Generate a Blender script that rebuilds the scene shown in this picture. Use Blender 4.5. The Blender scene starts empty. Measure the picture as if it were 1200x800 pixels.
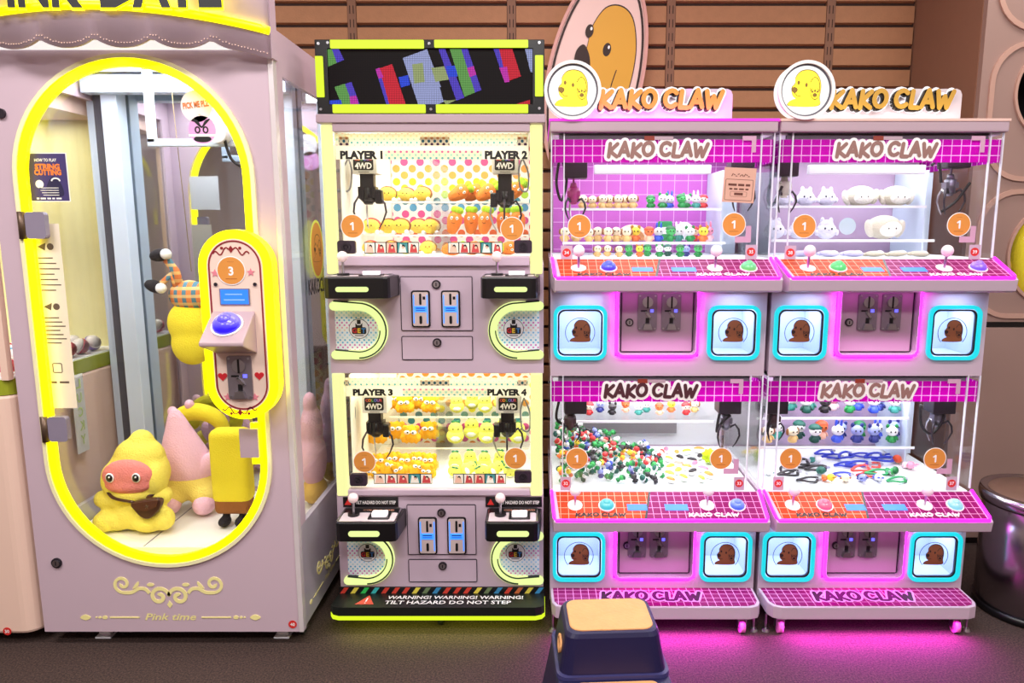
import bpy, bmesh, math, random
from mathutils import Vector, Matrix, Euler
random.seed(7)
S = bpy.context.scene
COL = S.collection
# ------------------------------------------------------------------ camera, world, lights, exposure
FPX, TH, CAMZ, CX, CY = 850.0, math.radians(9), 1.55, 632.0, 400.0
cam_data = bpy.data.cameras.new('camera'); cam = bpy.data.objects.new('camera', cam_data); COL.objects.link(cam)
cam.location = (0, 0, CAMZ); cam.rotation_euler = (math.radians(90) - TH, 0, 0)
cam_data.sensor_width = 36; cam_data.sensor_fit = 'HORIZONTAL'; cam_data.lens = FPX / 1200 * 36
cam_data.shift_x = -(CX - 600) / 1200; cam_data.clip_start = .02
S.camera = cam
S.view_settings.view_transform = 'Standard'; S.view_settings.look = 'None'
S.view_settings.gamma = 1; S.view_settings.use_curve_mapping = False
S.view_settings.exposure = 0.0
world = bpy.data.worlds.new('world'); S.world = world; world.use_nodes = True
bg = world.node_tree.nodes['Background']; bg.inputs[0].default_value = (1.0, .95, .90, 1); bg.inputs[1].default_value = .4
def area(name, loc, size, power, color=(1, 1, 1), rot=(0, 0, 0)):
    d = bpy.data.lights.new(name, 'AREA'); d.shape = 'RECTANGLE'; d.size, d.size_y = size; d.energy = power; d.color = color
    o = bpy.data.objects.new(name, d); COL.objects.link(o); o.location = loc; o.rotation_euler = rot
    return o
CEIL = 3.3
for lx in (-2.2, 0.0, 2.2):          # the shop's ceiling light panels
    for ly in (-.6, 1.1):
        area('ceiling_panel_light', (lx, ly, CEIL - .03), (1.2, .5), 50, (1, .965, .95))
    area('ceiling_panel_light', (lx, 2.9, CEIL - .03), (1.2, .4), 17, (1, .94, .90))

# ------------------------------------------------------------------ geometry helpers
def P(x, y, Y):
    """pixel of the photograph -> (X, Z) on the upright plane at depth Y"""
    u, v = (x - CX) / FPX, (CY - y) / FPX
    ry, rz = math.cos(TH) + v * math.sin(TH), -math.sin(TH) + v * math.cos(TH)
    t = Y / ry
    return (u * t, CAMZ + rz * t)
def PX(x, y, X):
    """pixel -> (Y, Z) on the plane of constant X"""
    u, v = (x - CX) / FPX, (CY - y) / FPX
    ry, rz = math.cos(TH) + v * math.sin(TH), -math.sin(TH) + v * math.cos(TH)
    t = X / u
    return (ry * t, CAMZ + rz * t)
class Fr:
    """a flat frame in space: u along U, v along V, w along U x V"""
    def __init__(s, o, U, V):
        s.o = Vector(o); s.U = Vector(U).normalized(); s.V = Vector(V).normalized(); s.N = s.U.cross(s.V)
    def __call__(s, u, v, w=0):
        return s.o + s.U * u + s.V * v + s.N * w
def front(Y, dx=0): return Fr((dx, Y, 0), (1, 0, 0), (0, 0, 1))
def rect(x0, x1, z0, z1): return [(x0, z0), (x1, z0), (x1, z1), (x0, z1)]
def rrect(x0, x1, z0, z1, r, n=6):
    r = min(r, abs(x1 - x0) / 2, abs(z1 - z0) / 2); out = []
    for cx, cz, a0 in ((x1 - r, z1 - r, 0), (x0 + r, z1 - r, 90), (x0 + r, z0 + r, 180), (x1 - r, z0 + r, 270)):
        for k in range(n + 1):
            a = math.radians(a0 + 90 * k / n); out.append((cx + r * math.cos(a), cz + r * math.sin(a)))
    return out
def ell(cx, cz, rx, rz=None, n=24, a0=0, a1=360):
    rz = rx if rz is None else rz
    full = abs(a1 - a0) >= 360
    return [(cx + rx * math.cos(math.radians(a0 + (a1 - a0) * k / (n if full else n - 1))), cz + rz * math.sin(math.radians(a0 + (a1 - a0) * k / (n if full else n - 1)))) for k in range(n)]
def spline(pts, n=5, closed=True):
    out = []; L = len(pts)
    for i in range(L if closed else L - 1):
        g = (lambda j: pts[j % L]) if closed else (lambda j: pts[max(0, min(L - 1, j))])
        p0, p1, p2, p3 = g(i - 1), g(i), g(i + 1), g(i + 2)
        for k in range(n):
            t = k / n
            out.append(tuple(.5 * ((2 * p1[d]) + (-p0[d] + p2[d]) * t + (2 * p0[d] - 5 * p1[d] + 4 * p2[d] - p3[d]) * t * t + (-p0[d] + 3 * p1[d] - 3 * p2[d] + p3[d]) * t ** 3) for d in range(len(p1))))
    if not closed: out.append(tuple(pts[-1]))
    return out
class MB:
    def __init__(s): s.v = []; s.f = []; s.mi = []; s.sm = []; s.m = 0; s.smooth = False
    def face(s, idx): s.f.append(tuple(idx)); s.mi.append(s.m); s.sm.append(s.smooth)
    def add(s, pts): n = len(s.v); s.v.extend(Vector(p) for p in pts); return n
    def mat(s, m): s.m = m; return s
    def box(s, x0, x1, y0, y1, z0, z1):
        n = s.add([(x0, y0, z0), (x1, y0, z0), (x1, y1, z0), (x0, y1, z0), (x0, y0, z1), (x1, y0, z1), (x1, y1, z1), (x0, y1, z1)])
        for q in ((3, 2, 1, 0), (4, 5, 6, 7), (0, 1, 5, 4), (1, 2, 6, 5), (2, 3, 7, 6), (3, 0, 4, 7)): s.face([n + k for k in q])
        return s
    def poly(s, fr, pts, w0=0, w1=None):
        L = len(pts)
        if w1 is None:
            n = s.add([fr(u, v, w0) for u, v in pts]); s.face(range(n, n + L)); return s
        n = s.add([fr(u, v, w0) for u, v in pts] + [fr(u, v, w1) for u, v in pts])
        sm = s.smooth; s.smooth = False
        s.face(range(n + L - 1, n - 1, -1)); s.face(range(n + L, n + 2 * L)); s.smooth = sm
        for k in range(L): j = (k + 1) % L; s.face((n + k, n + j, n + L + j, n + L + k))
        return s
    def ring(s, fr, outer, inner, w0, w1):
        L = len(outer)
        n = s.add([fr(u, v, w0) for u, v in outer] + [fr(u, v, w0) for u, v in inner] + [fr(u, v, w1) for u, v in outer] + [fr(u, v, w1) for u, v in inner])
        for k in range(L):
            j = (k + 1) % L; a, b, c, d = n, n + L, n + 2 * L, n + 3 * L
            s.face((a + k, b + k, b + j, a + j)); s.face((c + k, c + j, d + j, d + k))
            s.face((a + k, a + j, c + j, c + k)); s.face((b + k, d + k, d + j, b + j))
        return s
    def holed(s, fr, x0, x1, z0, z1, hole, w0, w1):
        cx = sum(p[0] for p in hole) / len(hole); cz = sum(p[1] for p in hole) / len(hole); out = []
        for (u, v) in hole:
            dx, dz = u - cx, v - cz; t = 1e9
            if dx > 1e-9: t = min(t, (x1 - cx) / dx)
            if dx < -1e-9: t = min(t, (x0 - cx) / dx)
            if dz > 1e-9: t = min(t, (z1 - cz) / dz)
            if dz < -1e-9: t = min(t, (z0 - cz) / dz)
            out.append((cx + dx * t, cz + dz * t))
        for c in rect(x0, x1, z0, z1):
            k = min(range(len(out)), key=lambda i: (out[i][0] - c[0]) ** 2 + (out[i][1] - c[1]) ** 2); out[k] = c
        return s.ring(fr, out, hole, w0, w1)
    def stroke(s, fr, pts, wd, w0, w1=None, caps=True, n=10):
        """a flat band of width wd along 2-D points"""
        for i in range(len(pts) - 1):
            (a, b), (c, d) = pts[i], pts[i + 1]; L = math.hypot(c - a, d - b)
            if L < 1e-7: continue
            nx, nz = -(d - b) / L * wd / 2, (c - a) / L * wd / 2
            s.poly(fr, [(a - nx, b - nz), (c - nx, d - nz), (c + nx, d + nz), (a + nx, b + nz)], w0, w1)
        if caps:
            for (a, b) in (pts if len(pts) < 8 else (pts[0], pts[-1])): s.poly(fr, ell(a, b, wd / 2, n=n), w0, w1)
        return s
    def band(s, fr, pts, wd, w0, w1, closed=False):
        """one mitred band along 2-D points"""
        L = len(pts); lo, hi = [], []
        for i in range(L):
            if closed: p, q = pts[i - 1], pts[(i + 1) % L]
            else: p, q = pts[max(0, i - 1)], pts[min(L - 1, i + 1)]
            dx, dz = q[0] - p[0], q[1] - p[1]; l = math.hypot(dx, dz) or 1
            nx, nz = -dz / l * wd / 2, dx / l * wd / 2
            lo.append((pts[i][0] - nx, pts[i][1] - nz)); hi.append((pts[i][0] + nx, pts[i][1] + nz))
        if closed: return s.ring(fr, lo, hi, w0, w1)
        return s.poly(fr, lo + hi[::-1], w0, w1)
    def cyl(s, a, b, r, r2=None, n=16, caps=True):
        a, b = Vector(a), Vector(b); r2 = r if r2 is None else r2
        d = (b - a).normalized(); u = d.orthogonal().normalized(); v = d.cross(u)
        ring = [(u * math.cos(2 * math.pi * k / n) + v * math.sin(2 * math.pi * k / n)) for k in range(n)]
        n0 = s.add([a + q * r for q in ring] + [b + q * r2 for q in ring])
        for k in range(n): j = (k + 1) % n; s.face((n0 + k, n0 + j, n0 + n + j, n0 + n + k))
        if caps:
            sm = s.smooth; s.smooth = False; s.face(range(n0 + n - 1, n0 - 1, -1)); s.face(range(n0 + n, n0 + 2 * n)); s.smooth = sm
        return s
    def sph(s, c, rx, ry=None, rz=None, nu=12, nv=8, v0=0.0, rot=None):
        ry = rx if ry is None else ry; rz = rx if rz is None else rz; c = Vector(c); sm = s.smooth; s.smooth = True
        rows = []
        for i in range(nv + 1):
            ph = math.pi * (v0 + (1 - v0) * i / nv) - math.pi / 2
            row = []
            for k in range(nu):
                th = 2 * math.pi * k / nu
                q = Vector((rx * math.cos(ph) * math.cos(th), ry * math.cos(ph) * math.sin(th), rz * math.sin(ph)))
                if rot is not None: q = rot @ q
                row.append(c + q)
            if i == nv or (i == 0 and v0 == 0): row = [row[0]] if i == nv or v0 == 0 else row
            if len(row) == 1:
                q = Vector((0, 0, rz if i == nv else -rz)); q = rot @ q if rot is not None else q; row = [c + q]
            rows.append((s.add(row), len(row)))
        for i in range(nv):
            (a, la), (b, lb) = rows[i], rows[i + 1]
            for k in range(nu):
                j = (k + 1) % nu
                if la == 1: s.face((a, b + j, b + k))
                elif lb == 1: s.face((a + k, a + j, b))
                else: s.face((a + k, a + j, b + j, b + k))
        if v0 > 0: s.face(range(rows[0][0] + nu - 1, rows[0][0] - 1, -1))
        s.smooth = sm; return s
    def tube(s, pts, r, n=8, closed=False):
        pts = [Vector(p) for p in pts]; L = len(pts); sm = s.smooth; s.smooth = True
        rr = r if isinstance(r, (list, tuple)) else [r] * L
        prev = None; rings = []
        for i in range(L):
            if closed: d = (pts[(i + 1) % L] - pts[i - 1])
            else: d = (pts[min(L - 1, i + 1)] - pts[max(0, i - 1)])
            d.normalize()
            u = d.orthogonal().normalized() if prev is None else (prev - d * prev.dot(d)).normalized()
            prev = u; v = d.cross(u)
            rings.append(s.add([pts[i] + (u * math.cos(2 * math.pi * k / n) + v * math.sin(2 * math.pi * k / n)) * rr[i] for k in range(n)]))
        for i in range(L if closed else L - 1):
            a, b = rings[i], rings[(i + 1) % L]
            for k in range(n): j = (k + 1) % n; s.face((a + k, a + j, b + j, b + k))
        if not closed:
            s.face(range(rings[0] + n - 1, rings[0] - 1, -1)); s.face(range(rings[-1], rings[-1] + n))
        s.smooth = sm; return s
    def lathe(s, prof, c=(0, 0, 0), n=20, rot=None):
        c = Vector(c); sm = s.smooth; s.smooth = True; rings = []
        for (r, z) in prof:
            row = []
            for k in range(n):
                q = Vector((r * math.cos(2 * math.pi * k / n), r * math.sin(2 * math.pi * k / n), z))
                row.append(c + (rot @ q if rot is not None else q))
            rings.append(s.add(row))
        for a, b in zip(rings, rings[1:]):
            for k in range(n): j = (k + 1) % n; s.face((a + k, a + j, b + j, b + k))
        s.face(range(rings[0] + n - 1, rings[0] - 1, -1)); s.face(range(rings[-1], rings[-1] + n))
        s.smooth = sm; return s
    def mesh(s, name, org):
        me = bpy.data.meshes.new(name)
        me.from_pydata([tuple(p - org) for p in s.v], [], s.f)
        me.polygons.foreach_set('material_index', s.mi); me.polygons.foreach_set('use_smooth', s.sm)
        bm = bmesh.new(); bm.from_mesh(me); bmesh.ops.recalc_face_normals(bm, faces=bm.faces); bm.to_mesh(me); bm.free()
        return me
WORLD = {}
def wl(o): return WORLD.get(o.name, Vector((0, 0, 0))) if o is not None else Vector((0, 0, 0))
def build(name, mb, mats, parent=None, bevel=0, kind=None, label=None, base=False):
    if not isinstance(mats, (list, tuple)): mats = [mats]
    lo = Vector([min(p[i] for p in mb.v) for i in range(3)]); hi = Vector([max(p[i] for p in mb.v) for i in range(3)])
    org = (lo + hi) / 2
    if base: org.z = lo.z
    me = mb.mesh(name, org)
    for m in mats: me.materials.append(m)
    o = bpy.data.objects.new(name, me); COL.objects.link(o)
    o.parent = parent; o.location = org - wl(parent); WORLD[o.name] = org.copy()
    if bevel:
        b = o.modifiers.new('bevel', 'BEVEL'); b.width = bevel; b.segments = 2; b.limit_method = 'ANGLE'; b.angle_limit = math.radians(50)
    if kind: o['kind'] = kind
    if label: o['label'] = label
    return o
def thing(name, label, cat, loc, group=None):
    o = bpy.data.objects.new(name, None); COL.objects.link(o); o.empty_display_size = .05
    o.location = loc; WORLD[o.name] = Vector(loc); o['label'] = label; o['category'] = cat
    if group: o['group'] = group
    return o
def tag(o, label, cat, group=None):
    o['label'] = label; o['category'] = cat
    if group: o['group'] = group
    return o
def clone(root, loc, rot=(0, 0, 0), sc=1.0, label=None, group=None, remat=None):
    """copy of a thing with its parts and their sub-parts"""
    def cp(o, parent):
        c = o.copy(); COL.objects.link(c); c.parent = parent
        for ch in KIDS.get(o.name, []): cp(ch, c)
        return c
    c = cp(root, None); c.location = loc; c.rotation_euler = rot
    c.scale = (sc,) * 3 if not isinstance(sc, (tuple, list)) else sc
    if label: c['label'] = label
    if group: c['group'] = group
    return c
KIDS = {}
def pverts(o, off=Vector((0, 0, 0))):
    """vertices of a thing kept at the origin, with its parts"""
    out = [v.co + off for v in o.data.vertices] if o.type == 'MESH' else []
    for ch in KIDS.get(o.name, []): out += pverts(ch, off + ch.location)
    return out
PV = {}
def extent(o, rot, sc):
    if o.name not in PV: PV[o.name] = pverts(o)
    m = Euler(rot).to_matrix(); q = [m @ (v * sc) for v in PV[o.name]]
    return [min(p[i] for p in q) for i in range(3)], [max(p[i] for p in q) for i in range(3)]
def index_kids():
    KIDS.clear()
    for o in bpy.data.objects:
        if o.parent is not None: KIDS.setdefault(o.parent.name, []).append(o)
def drop(root):
    for ch in KIDS.get(root.name, []):
        drop(ch)
    bpy.data.objects.remove(root)

# ------------------------------------------------------------------ lettering
def text_mb(mb, fr, s, u, v, h, w0=.001, depth=.001, bold=0.0, width=None, align='C', shear=0.0, space=1.0):
    """text with cap height h centred (C) / starting (L) at u, baseline v; width squeezes it to that many metres"""
    c = bpy.data.curves.new('lettering', 'FONT'); c.body = s; c.size = 1; c.offset = bold; c.resolution_u = 2; c.shear = shear; c.space_character = space
    o = bpy.data.objects.new('lettering', c); COL.objects.link(o)
    dg = bpy.context.evaluated_depsgraph_get(); me = bpy.data.meshes.new_from_object(o.evaluated_get(dg))
    bpy.data.objects.remove(o); bpy.data.curves.remove(c)
    if not me.vertices: return mb
    xs = [p.co.x for p in me.vertices]; x0, x1 = min(xs), max(xs)
    k = h / .70; kx = k if width is None else width / (x1 - x0)
    off = u - (x0 + x1) / 2 * kx if align == 'C' else u - x0 * kx
    n = mb.add([fr(p.co.x * kx + off, v + p.co.y * k, w0) for p in me.vertices])
    for p in me.polygons: mb.face([n + i for i in p.vertices])
    bpy.data.meshes.remove(me)
    return mb
GLYPH = {'K': ([[(.06, 0), (.1, 1)], [(.66, .98), (.12, .42), (.68, .02)]], .8), 'A': ([[(0, 0), (.36, 1), (.72, 0)], [(.14, .3), (.58, .3)]], .86),
         'O': ([[(.4 + .38 * math.cos(a * math.pi / 8), .5 + .48 * math.sin(a * math.pi / 8)) for a in range(17)]], .95),
         'C': ([[(.42 + .4 * math.cos(a * math.pi / 8), .5 + .48 * math.sin(a * math.pi / 8)) for a in range(2, 15)]], .86),
         'L': ([[(.1, 1), (.06, .04), (.52, .02)]], .68), 'W': ([[(0, 1), (.2, .02), (.46, .7), (.66, .02), (.98, .98)]], 1.1), ' ': ([], .3)}
LEVEL = [0]
def flat_stroke(mb, fr, pts, wd, w):
    """flat fat line; each piece lies a hair above the one before"""
    def up(): LEVEL[0] = (LEVEL[0] + 1) % 90; return w + 1.4e-5 * LEVEL[0]
    if len(pts) >= 8:
        closed = math.dist(pts[0], pts[-1]) < 1e-6; q = pts[:-1] if closed else pts; L = len(q); lv = up(); lo, hi = [], []
        for i in range(L):
            p, n = (q[i - 1], q[(i + 1) % L]) if closed else (q[max(0, i - 1)], q[min(L - 1, i + 1)])
            dx, dz = n[0] - p[0], n[1] - p[1]; l = math.hypot(dx, dz) or 1; nx, nz = -dz / l * wd / 2, dx / l * wd / 2
            lo.append(fr(q[i][0] - nx, q[i][1] - nz, lv)); hi.append(fr(q[i][0] + nx, q[i][1] + nz, lv))
        n0 = mb.add(lo + hi)
        for i in range(L if closed else L - 1): j = (i + 1) % L; mb.face((n0 + i, n0 + j, n0 + L + j, n0 + L + i))
        if not closed:
            for p in (q[0], q[-1]): mb.poly(fr, ell(p[0], p[1], wd / 2, n=12), up())
        return
    for p in pts: mb.poly(fr, ell(p[0], p[1], wd / 2, n=12), up())
    for (a, b), (c, d) in zip(pts, pts[1:]):
        L = math.hypot(c - a, d - b) or 1; nx, nz = -(d - b) / L * wd / 2, (c - a) / L * wd / 2
        mb.poly(fr, [(a - nx, b - nz), (c - nx, d - nz), (c + nx, d + nz), (a + nx, b + nz)], up())
def word_bars(mb, fr, u, v, width, h, words):
    """a line of print too small to read: one bar per word"""
    tot = sum(words) + .5 * (len(words) - 1); x = u - width / 2
    for k in words: mb.poly(fr, rect(x, x + width * k / tot, v, v + h), .0016); x += width * (k + .5) / tot
    return mb
def chunky(mb, fr, s, u0, u1, v, h, wd, w0, w1, bounce=.06, shear=.08, solid=False):
    """fat rounded hand-cut capitals between u0 and u1"""
    LEVEL[0] = 0; tot = sum(GLYPH[c][1] for c in s); k = (u1 - u0) / tot; x = u0; i = 0
    for c in s:
        gl, adv = GLYPH[c]; b = (bounce * h) * (1 if i % 2 else -1); i += 1
        for st in gl:
            pts = [(x + p[0] * k * .92 + (p[1] - .5) * h * shear, v + b + p[1] * h) for p in st]
            if solid: mb.stroke(fr, pts, wd, w0, w1, n=10)
            else: flat_stroke(mb, fr, pts, wd, w1)
        x += adv * k
    return mb

# ------------------------------------------------------------------ materials
MATS = {}
def new_mat(name):
    m = bpy.data.materials.new(name); m.use_nodes = True; m.node_tree.nodes.clear()
    out = m.node_tree.nodes.new('ShaderNodeOutputMaterial'); MATS[name] = m
    return m, m.node_tree, out
def lin(c): return tuple((x / 12.92 if x <= .04045 else ((x + .055) / 1.055) ** 2.4) for x in c)
def hexc(r, g, b): return lin((r / 255, g / 255, b / 255))
def link(nt, a, b): nt.links.new(a, b)
def mth(nt, op, a, b=None, c=None):
    n = nt.nodes.new('ShaderNodeMath'); n.operation = op
    for i, x in enumerate((a, b, c)):
        if x is None: continue
        if isinstance(x, (int, float)): n.inputs[i].default_value = x
        else: nt.links.new(x, n.inputs[i])
    return n.outputs[0]
def mixc(nt, f, a, b):
    n = nt.nodes.new('ShaderNodeMix'); n.data_type = 'RGBA'
    for sock, x in ((n.inputs[0], f), (n.inputs[6], a), (n.inputs[7], b)):
        if isinstance(x, (int, float)): sock.default_value = x
        elif isinstance(x, tuple): sock.default_value = (*x[:3], 1)
        else: nt.links.new(x, sock)
    return n.outputs[2]
def coords(nt):
    t = nt.nodes.new('ShaderNodeTexCoord'); sp = nt.nodes.new('ShaderNodeSeparateXYZ'); nt.links.new(t.outputs['Object'], sp.inputs[0])
    return t.outputs['Object'], sp.outputs
def pbsdf(nt, out, color, rough=.5, metal=0.0, emit=None, es=0.0, coat=0.0):
    b = nt.nodes.new('ShaderNodeBsdfPrincipled'); b.inputs['Roughness'].default_value = rough; b.inputs['Metallic'].default_value = metal
    if isinstance(color, tuple): b.inputs['Base Color'].default_value = (*color[:3], 1)
    else: nt.links.new(color, b.inputs['Base Color'])
    if coat: b.inputs['Coat Weight'].default_value = coat
    if es:
        e = emit if emit is not None else color
        if isinstance(e, tuple): b.inputs['Emission Color'].default_value = (*e[:3], 1)
        else: nt.links.new(e, b.inputs['Emission Color'])
        b.inputs['Emission Strength'].default_value = es
    nt.links.new(b.outputs[0], out.inputs[0]); return b
def plain(name, rgb, rough=.5, metal=0.0, var=.06, scale=18, bump=0.0, es=0.0, coat=0.0, bscale=None):
    """a paint or plastic with a little procedural unevenness"""
    if name in MATS: return MATS[name]
    m, nt, out = new_mat(name); c = hexc(*rgb); co, _ = coords(nt)
    n = nt.nodes.new('ShaderNodeTexNoise'); n.inputs['Scale'].default_value = scale; n.inputs['Detail'].default_value = 3; nt.links.new(co, n.inputs[0])
    col = mixc(nt, n.outputs[0], tuple(x * (1 - var) for x in c), tuple(min(1, x * (1 + var)) for x in c))
    b = pbsdf(nt, out, col, rough, metal, c, es, coat)
    if bump:
        n2 = nt.nodes.new('ShaderNodeTexNoise'); n2.inputs['Scale'].default_value = bscale or 300; nt.links.new(co, n2.inputs[0])
        bp = nt.nodes.new('ShaderNodeBump'); bp.inputs['Strength'].default_value = bump; bp.inputs['Distance'].default_value = .01
        nt.links.new(n2.outputs[0], bp.inputs['Height']); nt.links.new(bp.outputs[0], b.inputs['Normal'])
    return m
def glow(name, rgb, es, base=None):
    if name in MATS: return MATS[name]
    m, nt, out = new_mat(name); c = hexc(*rgb); pbsdf(nt, out, hexc(*(base or rgb)), .4, 0, c, es); return m
def grid_mat(name, rgb, line=(255, 235, 255), pitch=.034, lw=.07, axes=(0, 2), rough=.35, ph=(0, 0), backlit=False):
    if name in MATS: return MATS[name]
    m, nt, out = new_mat(name); _, xyz = coords(nt); masks = []
    for a, p in zip(axes, ph):
        f = mth(nt, 'FRACT', mth(nt, 'ADD', mth(nt, 'DIVIDE', xyz[a], pitch), 50.5 + p)); masks.append(mth(nt, 'LESS_THAN', f, lw))
    k = mth(nt, 'MAXIMUM', *masks); c = mixc(nt, k, hexc(*rgb), hexc(*line))
    if backlit: lit_print(nt, out, c)
    else: pbsdf(nt, out, c, .5).inputs['Specular IOR Level'].default_value = .2
    return m
def dots_mat(name, bgc, rows, px, pz, r, axes=(0, 2), rough=.5, es=0.0, backlit=False, shift=0):
    """staggered rows of dots; rows = colour of each row from the bottom up, repeating"""
    if name in MATS: return MATS[name]
    m, nt, out = new_mat(name); _, xyz = coords(nt)
    L = len(rows); col = None
    for lat in (0, 1):
        v = mth(nt, 'ADD', mth(nt, 'DIVIDE', xyz[axes[1]], 2 * pz), 240.0 + lat * .5); row = mth(nt, 'SUBTRACT', mth(nt, 'MULTIPLY', mth(nt, 'FLOOR', v), 2.0), float(lat))
        u = mth(nt, 'ADD', mth(nt, 'DIVIDE', xyz[axes[0]], px), 200.0 + lat * .5)
        du = mth(nt, 'MULTIPLY', mth(nt, 'SUBTRACT', mth(nt, 'FRACT', u), .5), px); dv = mth(nt, 'MULTIPLY', mth(nt, 'SUBTRACT', mth(nt, 'FRACT', v), .5), 2 * pz)
        mask = mth(nt, 'LESS_THAN', mth(nt, 'ADD', mth(nt, 'MULTIPLY', du, du), mth(nt, 'MULTIPLY', dv, dv)), r * r)
        rp = nt.nodes.new('ShaderNodeValToRGB'); rp.color_ramp.interpolation = 'CONSTANT'; els = rp.color_ramp.elements
        while len(els) < L: els.new(.5)
        for i, c in enumerate(rows): els[i].position = i / L; els[i].color = (*hexc(*c), 1)
        nt.links.new(mth(nt, 'DIVIDE', mth(nt, 'ADD', mth(nt, 'MODULO', mth(nt, 'ADD', row, float(shift)), float(L)), .5), float(L)), rp.inputs[0])
        col = mixc(nt, mask, hexc(*bgc) if col is None else col, rp.outputs[0])
    if backlit: lit_print(nt, out, col)
    else: pbsdf(nt, out, col, rough, 0, col, es)
    return m
def lit_print(nt, out, col):
    """ink on clear film: scatters room light and lets the case light through"""
    d = nt.nodes.new('ShaderNodeBsdfDiffuse'); t = nt.nodes.new('ShaderNodeBsdfTranslucent'); mx = nt.nodes.new('ShaderNodeMixShader'); mx.inputs[0].default_value = .55
    for n in (d, t):
        if isinstance(col, tuple): n.inputs[0].default_value = (*col, 1)
        else: nt.links.new(col, n.inputs[0])
    nt.links.new(d.outputs[0], mx.inputs[1]); nt.links.new(t.outputs[0], mx.inputs[2]); nt.links.new(mx.outputs[0], out.inputs[0])
def glass_mat(name, tint=(1, 1, 1), refl=1.0):
    if name in MATS: return MATS[name]
    m, nt, out = new_mat(name)
    t = nt.nodes.new('ShaderNodeBsdfTransparent'); t.inputs[0].default_value = (*tint, 1)
    g = nt.nodes.new('ShaderNodeBsdfGlossy'); g.inputs['Roughness'].default_value = .02
    geo = nt.nodes.new('ShaderNodeNewGeometry'); dt = nt.nodes.new('ShaderNodeVectorMath'); dt.operation = 'DOT_PRODUCT'
    nt.links.new(geo.outputs['Incoming'], dt.inputs[0]); nt.links.new(geo.outputs['Normal'], dt.inputs[1])
    fz = mth(nt, 'ADD', .03, mth(nt, 'MULTIPLY', .97, mth(nt, 'POWER', mth(nt, 'SUBTRACT', 1.0, mth(nt, 'ABSOLUTE', dt.outputs['Value'])), 5.0)))
    mx = nt.nodes.new('ShaderNodeMixShader'); nt.links.new(mth(nt, 'MULTIPLY', fz, refl), mx.inputs[0])
    nt.links.new(t.outputs[0], mx.inputs[1]); nt.links.new(g.outputs[0], mx.inputs[2]); nt.links.new(mx.outputs[0], out.inputs[0]); return m

LAV = plain('lavender_paint', (196, 174, 190), .38, var=.02, scale=4)
LAV2 = plain('lavender_trim', (184, 160, 170), .42, var=.02, scale=5)
DGREY = plain('grey_header', (120, 112, 128), .5, var=.03)
BLACK = plain('black_plastic', (14, 13, 16), .32, var=.1)
RUBBER = plain('black_rubber', (24, 22, 24), .7, var=.1)
WHITE = plain('white_panel', (238, 240, 246), .45, var=.015, scale=6)
ICE = plain('pale_blue_steel', (206, 220, 238), .35, var=.02, scale=6)
CHROME = plain('brushed_steel', (190, 188, 194), .28, 1.0, var=.05, scale=40)
STEEL = plain('coin_steel', (150, 140, 148), .38, .7, var=.08, scale=60)
DARKMET = plain('dark_metal', (58, 52, 60), .4, .6, var=.1)
GLASS = glass_mat('window_glass')
ACRYL = glass_mat('clear_acrylic', (.985, .99, 1.0), .3)
YNEON = glow('yellow_neon', (255, 246, 0), 2.0)
PALEY = glow('pale_yellow_tube', (248, 248, 168), 1.0, (60, 60, 36))
LIME = glow('lime_neon', (226, 252, 36), 1.0, (50, 60, 10))
PGREEN = glow('pale_green_neon', (234, 250, 160), 1.05, (50, 60, 30))
MAGN = glow('magenta_neon', (255, 24, 240), 4.0, (120, 10, 110))
CYANN = glow('cyan_neon', (24, 222, 234), 1.0, (10, 60, 66))
ORANGE = plain('orange_sticker', (222, 146, 64), .5, var=.04)
TXTW = plain('white_print', (250, 246, 244), .5, var=.01)
TXTK = plain('black_print', (18, 15, 18), .5, var=.05)
REDST = plain('red_sticker', (214, 44, 40), .5, var=.03)
MAGGRID = grid_mat('magenta_grid_print', (214, 14, 196), backlit=True)
MAGGRIDXY = grid_mat('magenta_grid_console', (134, 2, 90), (240, 160, 214), axes=(0, 1), pitch=.03)
ORGRIDXY = grid_mat('orange_grid_console', (190, 62, 22), (244, 180, 150), axes=(0, 1), pitch=.03)
LCD = glow('lcd_blue', (40, 110, 235), .9)
LEDW = glow('white_led', (246, 250, 255), 3.0)
# ------------------------------------------------------------------ the setting
def carpet():
    m, nt, out = new_mat('carpet'); co, _ = coords(nt)
    n = nt.nodes.new('ShaderNodeTexNoise'); n.inputs['Scale'].default_value = 150; n.inputs['Detail'].default_value = 5; n.inputs['Roughness'].default_value = .7; nt.links.new(co, n.inputs[0])
    n2 = nt.nodes.new('ShaderNodeTexNoise'); n2.inputs['Scale'].default_value = 2.5; nt.links.new(co, n2.inputs[0])
    fac = mth(nt, 'ADD', mth(nt, 'MULTIPLY', mth(nt, 'SUBTRACT', n.outputs[0], .5), 3.2), .45); nt.nodes[-1].use_clamp = True
    c = mixc(nt, fac, hexc(22, 15, 15), hexc(96, 72, 64)); c = mixc(nt, mth(nt, 'MULTIPLY', n2.outputs[0], .35), c, hexc(44, 30, 28))
    b = pbsdf(nt, out, c, .95)
    bp = nt.nodes.new('ShaderNodeBump'); bp.inputs['Strength'].default_value = .6; bp.inputs['Distance'].default_value = .006
    nt.links.new(n.outputs[0], bp.inputs['Height']); nt.links.new(bp.outputs[0], b.inputs['Normal']); return m
WY = 4.0
build('floor', MB().box(-5, 5, -3.2, WY + .1, -.08, 0), carpet(), kind='structure')
CEILM = plain('ceiling_paint', (170, 150, 138), .8, var=.03)
build('ceiling', MB().box(-5, 5, -3.2, WY + .1, CEIL, CEIL + .08), CEILM, kind='structure')
SHOPW = plain('shop_wall_paint', (206, 188, 180), .8, var=.04, scale=2)
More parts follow.
